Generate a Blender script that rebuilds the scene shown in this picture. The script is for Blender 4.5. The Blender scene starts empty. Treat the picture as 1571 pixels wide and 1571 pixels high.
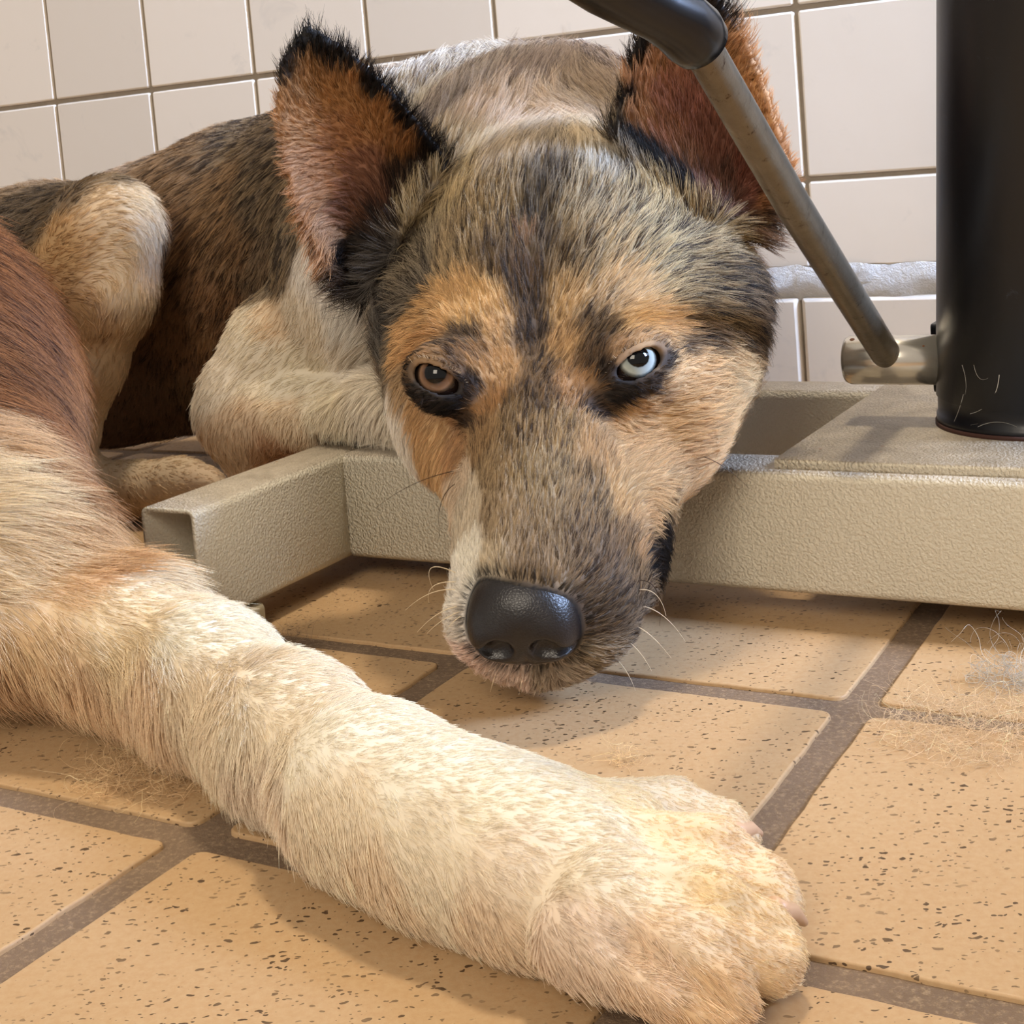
import bpy, bmesh, math, random, os
import numpy as np
from mathutils import Vector, Matrix
from mathutils.bvhtree import BVHTree
from mathutils.kdtree import KDTree
from mathutils.noise import noise as mnoise

CLAY = False
scene = bpy.context.scene
COL = scene.collection
rng = np.random.default_rng(7)
random.seed(7)

# ------------------------------------------------------------------ camera
CAM_H, FPX, PITCH, ROLL, PX0, PY0 = .205, 2213.377, .088, -.083, 748.915, 436.982
cd = bpy.data.cameras.new('camera'); cam = bpy.data.objects.new('camera', cd); COL.objects.link(cam)
cd.sensor_width = 36; cd.sensor_fit = 'HORIZONTAL'; cd.lens = 36 * FPX / 1571
cd.shift_x = (785.5 - PX0) / 1571; cd.shift_y = (PY0 - 785.5) / 1571
cd.clip_start = .01; cd.clip_end = 50
cam.location = (0, 0, CAM_H)
cam.rotation_euler = (Matrix.Rotation(math.pi/2 - PITCH, 3, 'X') @ Matrix.Rotation(ROLL, 3, 'Z')).to_euler()
scene.camera = cam
# ------------------------------------------------------------------ light
W = bpy.data.worlds.new('world'); scene.world = W; W.use_nodes = True
W.node_tree.nodes['Background'].inputs[0].default_value = (1.0, .90, .80, 1)
W.node_tree.nodes['Background'].inputs[1].default_value = .46
def area(name, loc, target, size, power, color, sy=None):
    l = bpy.data.lights.new(name, 'AREA'); l.energy = power; l.color = color; l.size = size
    if sy: l.shape = 'RECTANGLE'; l.size_y = sy
    o = bpy.data.objects.new(name, l); COL.objects.link(o); o.location = loc
    o.rotation_euler = (Vector(target) - Vector(loc)).to_track_quat('-Z', 'Y').to_euler(); return o
area('ceiling_lamp_light', (.22, .84, 1.9), (.0, .55, 0), .18, 21, (1.0, .86, .66))
area('front_fill_light', (-.7, -1.3, 1.45), (0, .6, .1), .9, 30, (1.0, .88, .72))  # added fill from behind the camera, lowered to brighten upright faces
wl_ = area('window_daylight', (1.3, .25, .95), (.45, .85, .62), .45, 34, (.46, .63, 1.0)); wl_.data.spread = math.radians(66)
scene.view_settings.view_transform = 'Standard'; scene.view_settings.look = 'None'
scene.view_settings.exposure = 0.08; scene.view_settings.gamma = 1
scene.cycles.max_bounces = 8
scene.cycles.transparent_max_bounces = 8

# ------------------------------------------------------------------ helpers
def ray(px, py):
    dx, dy = px - PX0, py - PY0; c, s = math.cos(ROLL), math.sin(ROLL)
    x = c*dx + s*dy; v = s*dx - c*dy
    cp, sp = math.cos(PITCH), math.sin(PITCH)
    d = np.array([x, FPX*cp + v*sp, -FPX*sp + v*cp]); return d / d[1]
CAMP = np.array([0, 0, CAM_H])
def atY(px, py, Y): return CAMP + ray(px, py) * Y                     # point of the sight line at distance Y
def atz(px, py, z):                                                    # point of the sight line at height z
    d = ray(px, py); return CAMP + d * (z - CAM_H) / d[2]
GA = -.529
GU = np.array([math.cos(GA), math.sin(GA), 0]); GN = np.array([-math.sin(GA), math.cos(GA), 0])
def G(u, n, z): return GU*u + GN*n + np.array([0, 0, z])               # room axes: along the wall, towards it, up
def lin(c):
    c = np.asarray(c, float) / 255.; return np.where(c <= .04045, c/12.92, ((c + .055)/1.055)**2.4)

def mesh_obj(name, verts, faces, mat=None, parent=None, smooth=False):
    me = bpy.data.meshes.new(name); me.from_pydata([tuple(map(float, v)) for v in verts], [], [tuple(map(int, f)) for f in faces]); me.update()
    o = bpy.data.objects.new(name, me); COL.objects.link(o)
    if mat: me.materials.append(mat)
    if parent: o.parent = parent
    if smooth: me.polygons.foreach_set('use_smooth', [True]*len(me.polygons))
    return o
def bm_obj(name, bm, mat=None, parent=None, smooth=False):
    me = bpy.data.meshes.new(name); bm.to_mesh(me); bm.free()
    o = bpy.data.objects.new(name, me); COL.objects.link(o)
    for m in (mat if isinstance(mat, (list, tuple)) else [mat]):
        if m: me.materials.append(m)
    if parent: o.parent = parent
    if smooth: me.polygons.foreach_set('use_smooth', [True]*len(me.polygons))
    return o
def empty(name, loc, label, cat, group=None):
    o = bpy.data.objects.new(name, None); COL.objects.link(o); o.location = loc
    o.empty_display_size = .05
    o['label'] = label; o['category'] = cat
    if group: o['group'] = group
    bpy.context.view_layer.update()
    return o
def own(o, parent):                                                    # parent while keeping world coordinates
    o.parent = parent; o.matrix_parent_inverse = Matrix.Translation(parent.location).inverted(); return o
def tag(o, label, cat, group=None):
    o['label'] = label; o['category'] = cat
    if group: o['group'] = group
    return o
def struct(o): o['kind'] = 'structure'; return o

class NT:
    def __init__(s, name):
        s.m = bpy.data.materials.new(name); s.m.use_nodes = True; s.t = s.m.node_tree
        s.b = s.t.nodes['Principled BSDF']; s.out = s.t.nodes['Material Output']
        s.co = s.n('ShaderNodeTexCoord').outputs['Object']
    def n(s, ty, **kw):
        q = s.t.nodes.new(ty)
        for k, v in kw.items(): setattr(q, k, v)
        return q
    def put(s, sock, v):
        if isinstance(v, bpy.types.NodeSocket): s.t.links.new(v, sock)
        elif isinstance(v, (tuple, list, np.ndarray)): sock.default_value = tuple(v) if len(v) == len(sock.default_value) else (*v, 1)
        else: sock.default_value = v
    def math(s, op, a, b=0., c=0., clamp=False):
        q = s.n('ShaderNodeMath', operation=op, use_clamp=clamp)
        for i, v in enumerate((a, b, c)): s.put(q.inputs[i], v)
        return q.outputs[0]
    def noise(s, scale, detail=3, rough=.55, vec=None, dist=0.):
        q = s.n('ShaderNodeTexNoise'); s.put(q.inputs['Vector'], vec or s.co); q.inputs['Scale'].default_value = scale
        q.inputs['Detail'].default_value = detail; q.inputs['Roughness'].default_value = rough; q.inputs['Distortion'].default_value = dist
        return q.outputs['Fac']
    def vor(s, scale, vec=None, out='Distance', rand=1., feature='F1'):
        q = s.n('ShaderNodeTexVoronoi', feature=feature); s.put(q.inputs['Vector'], vec or s.co); q.inputs['Scale'].default_value = scale
        q.inputs['Randomness'].default_value = rand
        return q.outputs[out]
    def ramp(s, fac, stops, interp='LINEAR'):
        q = s.n('ShaderNodeValToRGB'); q.color_ramp.interpolation = interp; e = q.color_ramp.elements
        e.remove(e[1])
        for i, (p, c) in enumerate(stops):
            c = (c, c, c) if isinstance(c, (int, float)) else c
            q_ = e[0] if i == 0 else e.new(p)
            if i == 0: q_.position = p
            q_.color = (*c, 1)
        s.put(q.inputs[0], fac); return q.outputs[0]
    def mix(s, fac, a, b, blend='MIX'):
        q = s.n('ShaderNodeMix', data_type='RGBA', blend_type=blend)
        s.put(q.inputs[0], fac); s.put(q.inputs[6], a); s.put(q.inputs[7], b); return q.outputs[2]
    def bump(s, h, strength=.3, dist=.001, normal=None):
        q = s.n('ShaderNodeBump'); q.inputs['Strength'].default_value = strength; q.inputs['Distance'].default_value = dist
        s.put(q.inputs['Height'], h)
        if normal: s.put(q.inputs['Normal'], normal)
        s.put(s.b.inputs['Normal'], q.outputs[0]); return q.outputs[0]
    def set(s, **kw):
        for k, v in kw.items(): s.put(s.b.inputs[k.replace('_', ' ')], v)
        return s.m

# ------------------------------------------------------------------ materials of the room
def mat_floor_tile():
    m = NT('floor_tile')
    m1 = m.n('ShaderNodeMapping'); m.put(m1.inputs[0], m.co); m1.inputs['Rotation'].default_value = (0, 0, .2); m1.inputs['Scale'].default_value = (.62, 1.1, 1)
    base = m.mix(m.noise(9, 4), lin((190, 161, 123)), lin((175, 143, 104)))
    base = m.mix(m.ramp(m.noise(420, 3, .7), [(.35, 0.), (.7, .35)]), base, lin((164, 122, 76)))
    wob = m.n('ShaderNodeVectorMath', operation='ADD'); nz = m.n('ShaderNodeTexNoise'); nz.inputs['Scale'].default_value = 260
    sc = m.n('ShaderNodeVectorMath', operation='SCALE'); m.put(nz.inputs[0], m.co); m.put(sc.inputs[0], nz.outputs['Color']); sc.inputs['Scale'].default_value = .0032
    m.put(wob.inputs[0], m1.outputs[0]); m.put(wob.inputs[1], sc.outputs[0])
    def specks(scale, thr, keep):
        d = m.vor(scale, wob.outputs[0]); c = m.vor(scale, wob.outputs[0], 'Color')
        sp = m.n('ShaderNodeSeparateColor'); m.put(sp.inputs[0], c)
        size = m.math('MULTIPLY', sp.outputs[0], thr)
        hit = m.math('LESS_THAN', d, size); on = m.math('GREATER_THAN', sp.outputs[1], 1 - keep)
        return m.math('MULTIPLY', hit, on)
    clus = m.ramp(m.noise(26, 3, .6), [(.36, .35), (.56, 1.)])
    s1 = m.math('MULTIPLY', m.math('MAXIMUM', specks(380, .31, .75), specks(640, .33, .6)), clus)
    s2 = specks(120, .11, .35)
    sp = m.math('MAXIMUM', s1, s2, clamp=True)
    col = m.mix(m.math('MULTIPLY', sp, .9), base, lin((58, 38, 22)))
    m.bump(m.math('SUBTRACT', m.math('MULTIPLY', m.noise(300, 4, .7), .5), m.math('MULTIPLY', sp, .9)), .5, .0006)
    return m.set(Base_Color=col, Roughness=m.ramp(m.noise(40, 3), [(.3, .42), (.7, .6)]), Specular_IOR_Level=.35)
def mat_grout():
    m = NT('floor_grout')
    c = m.mix(m.noise(30, 5, .65), lin((92, 74, 58)), lin((140, 116, 92)))
    c = m.mix(m.ramp(m.noise(500, 3, .8), [(.5, 0.), (.72, .6)]), c, lin((176, 152, 120)))
    m.bump(m.noise(420, 5, .75), .8, .0012); return m.set(Base_Color=c, Roughness=.85)
def mat_wall_tile():
    m = NT('wall_tile')
    oi = m.n('ShaderNodeAttribute', attribute_name='tint')
    c = m.mix(oi.outputs['Fac'], lin((226, 216, 202)), lin((212, 202, 188)))
    c = m.mix(m.ramp(m.noise(22, 4, .7, dist=.6), [(.60, 0.), (.75, .3)]), c, lin((170, 168, 164)))
    m.bump(m.noise(60, 3), .06, .001)
    return m.set(Base_Color=c, Roughness=.22, Specular_IOR_Level=.5, Coat_Weight=.3, Coat_Roughness=.1)
def mat_wall_grout():
    m = NT('wall_grout'); c = m.mix(m.noise(70, 5, .7), lin((150, 138, 122)), lin((120, 108, 94)))
    m.bump(m.noise(200, 4, .7), .5, .001); return m.set(Base_Color=c, Roughness=.85)
def mat_mortar():
    m = NT('wall_mortar_band'); c = m.mix(m.noise(55, 6, .75, dist=.5), lin((206, 203, 198)), lin((168, 166, 164)))
    m.bump(m.noise(90, 6, .8), .8, .003); return m.set(Base_Color=c, Roughness=.8)
def mat_powder(name='cream_textured_paint'):
    m = NT(name)
    geo = m.n('ShaderNodeNewGeometry'); sx = m.n('ShaderNodeSeparateXYZ'); m.put(sx.inputs[0], geo.outputs['True Normal'])
    up = m.ramp(sx.outputs[2], [(.55, 0.), (.9, 1.)])
    base = m.mix(m.noise(14, 4), lin((214, 207, 190)), lin((204, 196, 176)))
    dirt = m.mix(m.ramp(m.noise(38, 6, .75, dist=1.), [(.35, 0.), (.75, 1.)]), lin((184, 172, 154)), lin((122, 108, 90)))
    st = m.n('ShaderNodeMapping'); m.put(st.inputs[0], m.co); st.inputs['Rotation'].default_value = (0, 0, .53); st.inputs['Scale'].default_value = (.5, 6, 1)
    dirt = m.mix(m.ramp(m.noise(60, 3, .6, vec=st.outputs[0]), [(.62, 0.), (.7, .6)]), dirt, lin((120, 106, 88)))
    c = m.mix(m.math('MULTIPLY', up, .85), base, dirt)
    c = m.mix(m.ramp(m.vor(40), [(.03, .8), (.045, 0.)]), c, lin((150, 110, 70)))
    nn = m.noise(780, 2, .45, dist=.4)
    m.bump(m.ramp(nn, [(.38, 0.), (.62, 1.)]), .55, .0007)
    return m.set(Base_Color=c, Roughness=.42, Specular_IOR_Level=.45)
def mat_steel_rod():
    m = NT('tarnished_steel')
    st = m.n('ShaderNodeMapping'); m.put(st.inputs[0], m.co); st.inputs['Scale'].default_value = (1, 1, .35)
    c = m.mix(m.noise(60, 5, .7), lin((142, 132, 114)), lin((96, 84, 66)))
    c = m.mix(m.ramp(m.noise(190, 5, .8, vec=st.outputs[0]), [(.58, 0.), (.68, 1.)]), c, lin((62, 44, 28)))
    m.bump(m.noise(260, 4, .7), .35, .0006)
    return m.set(Base_Color=c, Metallic=.75, Roughness=.36)
def mat_chrome():
    m = NT('pitted_chrome')
    d = m.vor(210); c1 = m.vor(210, out='Color'); sp = m.n('ShaderNodeSeparateColor'); m.put(sp.inputs[0], c1)
    pit = m.math('MULTIPLY', m.math('LESS_THAN', d, m.math('MULTIPLY', sp.outputs[0], .34)), m.math('GREATER_THAN', sp.outputs[1], .45))
    pit = m.math('MULTIPLY', pit, m.ramp(m.noise(60, 2), [(.44, 0.), (.5, 1.)]))
    c = m.mix(pit, lin((220, 214, 202)), lin((90, 52, 22)))
    return m.set(Base_Color=c, Metallic=m.math('SUBTRACT', .86, m.math('MULTIPLY', pit, .8)), Roughness=m.math('ADD', .2, m.math('MULTIPLY', pit, .5)))
def mat_plain(name, c, rough=.5, metal=0., bumps=0., scale=200, spec=.5, var=None):
    m = NT(name); col = lin(c)
    if var is not None: col = m.mix(m.ramp(m.noise(scale*.3, 5, .7), [(.4, 0.), (.7, 1.)]), lin(c), lin(var))
    if bumps: m.bump(m.noise(scale, 4, .6), bumps, .0008)
    return m.set(Base_Color=col, Roughness=rough, Metallic=metal, Specular_IOR_Level=spec)

# ------------------------------------------------------------------ floor and wall
MOD, GROUT = .164, .0128
def rounded_tile(bm, c, ax, ay, az, w, h, depth, r, bev, jit, mi, tint=None, lay=None, n=14):
    """one tile: irregular rounded outline, rolled edge, flat face; c is the centre of its face"""
    ph = random.random()*50
    def ring(inset, dz):
        pts = []
        hw, hh = w/2 - inset, h/2 - inset; rr = max(r - inset, .0004)
        for (sx, sy, a0) in ((1, 1, 0), (-1, 1, 90), (-1, -1, 180), (1, -1, 270)):
            for k in range(4):
                a = math.radians(a0 + 30*k); pts.append((sx*(hw - rr) + rr*math.cos(a), sy*(hh - rr) + rr*math.sin(a)))
            nx = {(1, 1): (-1, 1), (-1, 1): (-1, -1), (-1, -1): (1, -1), (1, -1): (1, 1)}[(sx, sy)]
            p0 = pts[-1]; a1 = math.radians(a0 + 90); p1 = (nx[0]*(hw - rr) + rr*math.cos(a1), nx[1]*(hh - rr) + rr*math.sin(a1))
            for k in range(1, n): pts.append((p0[0] + (p1[0]-p0[0])*k/n, p0[1] + (p1[1]-p0[1])*k/n))
        out = []
        for (x, y) in pts:
            j = jit*mnoise((x*90 + ph, y*90, ph)) + jit*.7*mnoise((x*300 + ph, y*300, ph))
            d = math.hypot(x, y); x *= 1 + j/d; y *= 1 + j/d
            out.append(bm.verts.new(Vector(c + ax*x + ay*y + az*dz)))
        return out
    rings = [ring(0, -depth), ring(0, -bev), ring(bev*.35, -bev*.35), ring(bev, 0)]
    fs = []
    for a, b in zip(rings, rings[1:]):
        for k in range(len(a)):
            f = bm.faces.new((a[k], a[(k+1) % len(a)], b[(k+1) % len(a)], b[k])); f.smooth = True; fs.append(f)
    fs.append(bm.faces.new(rings[-1]))
    for f in fs:
        f.material_index = mi
        if lay is not None: f[lay] = tint
def grid_quad(bm, o, a, b, mi=0):
    vs = [bm.verts.new(Vector(p)) for p in (o, o+a, o+a+b, o+b)]; f = bm.faces.new(vs); f.material_index = mi
# floor grid anchors, from the crossing at the dog's elbow
UA, NA = None, None
p00 = atz(301, 1283, 0); UA, NA = p00 @ GU, p00 @ GN
bm = bmesh.new()
ex, ey, ez = GU, GN, np.array([0, 0, 1.])
for i in range(-7, 8):
    for j in range(-5, 9):
        c = G(UA + (i + .5)*MOD, NA + (j + .5)*MOD, 0.)
        if c @ GN > 1.15 or c[1] < -.5 : continue
        rounded_tile(bm, c, ex, ey, ez, MOD - GROUT, MOD - GROUT, .005, .004, .0007, .0006, 0)
grid_quad(bm, G(-1.5, -1., -.0016), GU*3., GN*2.25, 1)
FT, FG = mat_floor_tile(), mat_grout()
floor = struct(bm_obj('floor', bm, [FT, FG]))

K = 1.4*CAM_H
WB = -.525
WU = np.array([math.cos(WB), math.sin(WB), 0]); WNn = np.array([-math.sin(WB), math.cos(WB), 0])
W0 = np.array([-1.257*K, 4.397*K, CAM_H + (1.273 - 1)*K]); WT = .383*K       # tile joint crossing seen top left
mw = [mat_wall_tile(), mat_wall_grout(), mat_mortar()]
bm = bmesh.new(); lay = bm.faces.layers.float.new('tint')
wg = .0022; zb = CAM_H - (1 - (1.273 - 1.691*.383))*K                        # top of the base course
for i in range(-12, 14):
    for j in range(-1, 9):
        h = WT; cz = W0[2] + (j + .5)*WT
        if cz - WT/2 < zb: continue
        c = W0 + WU*((i + .5)*WT) + np.array([0, 0, (j + .5)*WT])
        rounded_tile(bm, c, WU, np.array([0, 0, 1.]), -WNn, WT - wg, h - wg*1.6, .006, .002, .0016, .0002, 0, random.random(), lay, 4)
lowz = W0[2] - WT; cut = zb + .018
for i in range(-12, 14):   # the cut course above the mortar band
    c = W0 + WU*((i + .5)*WT); c[2] = (lowz + cut)/2
    rounded_tile(bm, c, WU, np.array([0, 0, 1.]), -WNn, WT - wg, lowz - cut - wg, .006, .002, .0016, .0002, 0, random.random(), lay, 4)
o3 = W0 - WU*2.0 + WNn*.002; o3[2] = -.005
grid_quad(bm, o3, WU*4.2, np.array([0, 0, 2.]), 1)
# rough mortar between the cut course and the base
n = 420; prev = None
for k in range(n + 1):
    s = -2 + 4.2*k/n; row = []
    for q in range(5):
        z = zb - .002 + (cut - zb + .004)*q/4
        d = -.0030 + .0035*mnoise((s*40, q*3, 1)) + .002*mnoise((s*160, q*9, 4)) + (.002 if q in (0, 4) else 0)
        p = W0 + WU*s + WNn*d; p[2] = z + (.004*(mnoise((s*30, 7, 3)) + .5*mnoise((s*110, 2, 9))) if q == 4 else 0); row.append(bm.verts.new(Vector(p)))
    if prev:
        for q in range(4):
            f = bm.faces.new((prev[q], row[q], row[q+1], prev[q+1])); f.material_index = 2; f.smooth = True
    prev = row
wall = struct(bm_obj('wall_back', bm, mw))
bm = bmesh.new(); lay = bm.faces.layers.float.new('tint')
for i in range(-12, 14):
    c = W0 + WU*((i + .5)*WT - .0085) - WNn*.004; c[2] = zb/2
    rounded_tile(bm, c, WU, np.array([0, 0, 1.]), -WNn, WT - wg*.8, zb, .008, .002, .003, .0002, 0, random.random(), lay, 4)
base = struct(bm_obj('baseboard_back', bm, mw))

# ------------------------------------------------------------------ the stand: frame of square tube, plate, pedal lever, black column
PWD = mat_powder()
ZB, ZT = .0125, .065
def tube_box(bm, u0, u1, n0, n1, z0, z1, r=.0042, wall_t=.0022, axis='u', open0=False):
    """rectangular tube along u or n with rounded edges; hollow at its start when open0"""
    def prof(ins):
        if axis == 'u': a0, a1 = n0 + ins, n1 - ins
        else: a0, a1 = u0 + ins, u1 - ins
        b0, b1 = z0 + ins, z1 - ins; rr = max(r - ins, .0006); pts = []
        for (ca, cb, s) in ((a1 - rr, b1 - rr, 0), (a0 + rr, b1 - rr, 90), (a0 + rr, b0 + rr, 180), (a1 - rr, b0 + rr, 270)):
            for k in range(6):
                t = math.radians(s + 18*k); pts.append((ca + rr*math.cos(t), cb + rr*math.sin(t)))
        return pts
    def ringat(pts, l):
        return [bm.verts.new(Vector(G(l, a, b) if axis == 'u' else G(a, l, b))) for a, b in pts]
    l0, l1 = (u0, u1) if axis == 'u' else (n0, n1)
    A, B = ringat(prof(0), l0), ringat(prof(0), l1); N = len(A)
    def skin(p, q):
        for k in range(N):
            f = bm.faces.new((p[k], p[(k+1) % N], q[(k+1) % N], q[k])); f.smooth = True
    skin(A, B); bm.faces.new(B)
    if open0:
        C = ringat(prof(wall_t), l0); D = ringat(prof(wall_t), l1 - .004); skin(C, A); skin(D, C); bm.faces.new(D)
    else: bm.faces.new(A[::-1])
stand = empty('hydraulic_stand', G(-.1, .68, 0), 'cream steel stand on the floor with black column, plate and foot lever', 'equipment stand')
def part(name, bm, mat, parent, smooth=False):
    bmesh.ops.recalc_face_normals(bm, faces=bm.faces)
    return own(bm_obj(name, bm, mat, None, smooth), parent)
bm = bmesh.new(); tube_box(bm, -.4235, .30, .568, .601, ZB, ZT, axis='u'); part('front_tube', bm, PWD, stand)
bm = bmesh.new(); tube_box(bm, -.4545, -.4235, .459, .601, ZB, ZT, axis='n', open0=True); st = part('end_tube', bm, PWD, stand)
bm = bmesh.new(); tube_box(bm, -.34, .30, .751, .784, ZB, ZT, axis='u'); part('rear_tube', bm, PWD, stand)
rust = mat_plain('dark_rust', (70, 44, 28), .8)
# plate
bm = bmesh.new(); tube_box(bm, -.203, .12, .5725, .782, ZT - .0006, ZT + .004, r=.0015, axis='u'); part('top_plate', bm, PWD, stand)
RUB = mat_plain('white_rubber_foot', (196, 186, 160), .7)
for (fu, fn) in ((-.4315, .486), (.02, .58), (.02, .767)):
    bm = bmesh.new(); tube_box(bm, fu - .0085, fu + .0085, fn - .012, fn + .012, 0., ZB - .0006, r=.003, axis='n'); part('foot', bm, RUB, stand)

def tube_path(bm, pts, rad, seg=28, cap=True, mi=0):
    """swept round tube through pts with per-point radius"""
    pts = [Vector(p) for p in pts]; rings = []; up = None
    for i, p in enumerate(pts):
        t = ((pts[i+1] if i + 1 < len(pts) else p) - (pts[i-1] if i else p)).normalized()
        if up is None: up = t.orthogonal().normalized()
        up = (up - t*up.dot(t)).normalized(); sd = t.cross(up)
        rings.append([bm.verts.new(p + (up*math.cos(a) + sd*math.sin(a))*rad[i]) for a in (2*math.pi*k/seg for k in range(seg))])
    for a, b in zip(rings, rings[1:]):
        for k in range(seg):
            f = bm.faces.new((a[k], a[(k+1) % seg], b[(k+1) % seg], b[k])); f.smooth = True; f.material_index = mi
    if cap:
        for r_ in (rings[0][::-1], rings[-1]): bm.faces.new(r_).material_index = mi
    return rings
# black column on the plate, slightly tapered
CR = .0435
colc = atz(1437, 655, ZT + .004); cu, cn = colc @ GU + CR*.93, .664
PLASTIC = NT('scuffed_black_plastic')
_c = PLASTIC.mix(PLASTIC.ramp(PLASTIC.noise(45, 6, .8, dist=1.5), [(.62, 0.), (.74, .5)]), lin((9, 11, 17)), lin((58, 64, 78)))
PLASTIC.bump(PLASTIC.noise(500, 3), .08, .0004); PLASTIC = PLASTIC.set(Base_Color=_c, Roughness=.36, Specular_IOR_Level=.5)
bm = bmesh.new(); bz = ZT + .004
prof = [(0, 1.), (.004, 1.0), (.0045, .985), (.012, .985), (.0125, 1.0), (.30, .80), (.60, .62)]
tube_path(bm, [G(cu + z*.024, cn, bz + z) for z, _ in prof], [CR*s for _, s in prof], seg=72)
part('column', bm, PLASTIC, stand)
bm = bmesh.new(); tube_path(bm, [G(cu, cn, bz - .0004), G(cu, cn, bz + .0018)], [CR + .0006]*2, seg=72); part('rust_ring', bm, mat_plain('rusty_seal', (58, 30, 20), .8, bumps=.6), stand)
# chrome boss and lever
CH, ST, GRIP = mat_chrome(), mat_steel_rod(), mat_plain('black_rubber_grip', (9, 9, 10), .26, bumps=.1, scale=90)
r_ = ray(1298, 552); yb = (cn - .006)/(r_[0]*GN[0] + r_[1]*GN[1])
b0, b1 = atY(1298, 552, yb), atY(1440, 552, yb - .012)
b1 = b0 + GU*.050
ax = (b1 - b0)/np.linalg.norm(b1 - b0)
bm = bmesh.new()
tube_path(bm, [b0, b0 + ax*.0006, b0 + ax*.0025, b1], [.0085, .0104, .0114, .0114], seg=48); part('lever_boss', bm, CH, stand)
bm = bmesh.new()
q = atY(1429, 560, yb + .006)
tube_box(bm, q @ GU, q @ GU + .02, (q @ GN) + .002, (q @ GN) + .02, q[2] - .0135, q[2] + .019, r=.002, axis='u'); part('boss_bracket', bm, PLASTIC, stand)
l0, l1, l2 = atY(1364, 551, yb - .0125), atY(1215, 312, .535), atY(1082, 82, .468)
bm = bmesh.new(); e = l0 - (l1 - l0)/np.linalg.norm(l1 - l0)*-.001
tube_path(bm, [l0 - (l1-l0)*.02, l0, l0 + (l1-l0)*.02, l1, l2, atY(1055, 45, .458)], [.0045, .0062, .0067, .0067, .0064, .0064], seg=32); lev = part('lever_rod', bm, ST, stand)
bm = bmesh.new()
gp = [atY(x, y, Y) for x, y, Y in ((1080, 73, .4655), (1074, 66, .464), (1062, 52, .460), (1040, 32, .455), (1010, 17, .45), (975, 0, .444), (930, -28, .437), (880, -60, .43), (840, -90, .425))]
tube_path(bm, gp, [.0078, .0098, .0106, .0103, .0094, .0094, .0104, .0104, .008], seg=36)
own(part('hand_grip', bm, GRIP, stand), stand)

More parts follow.
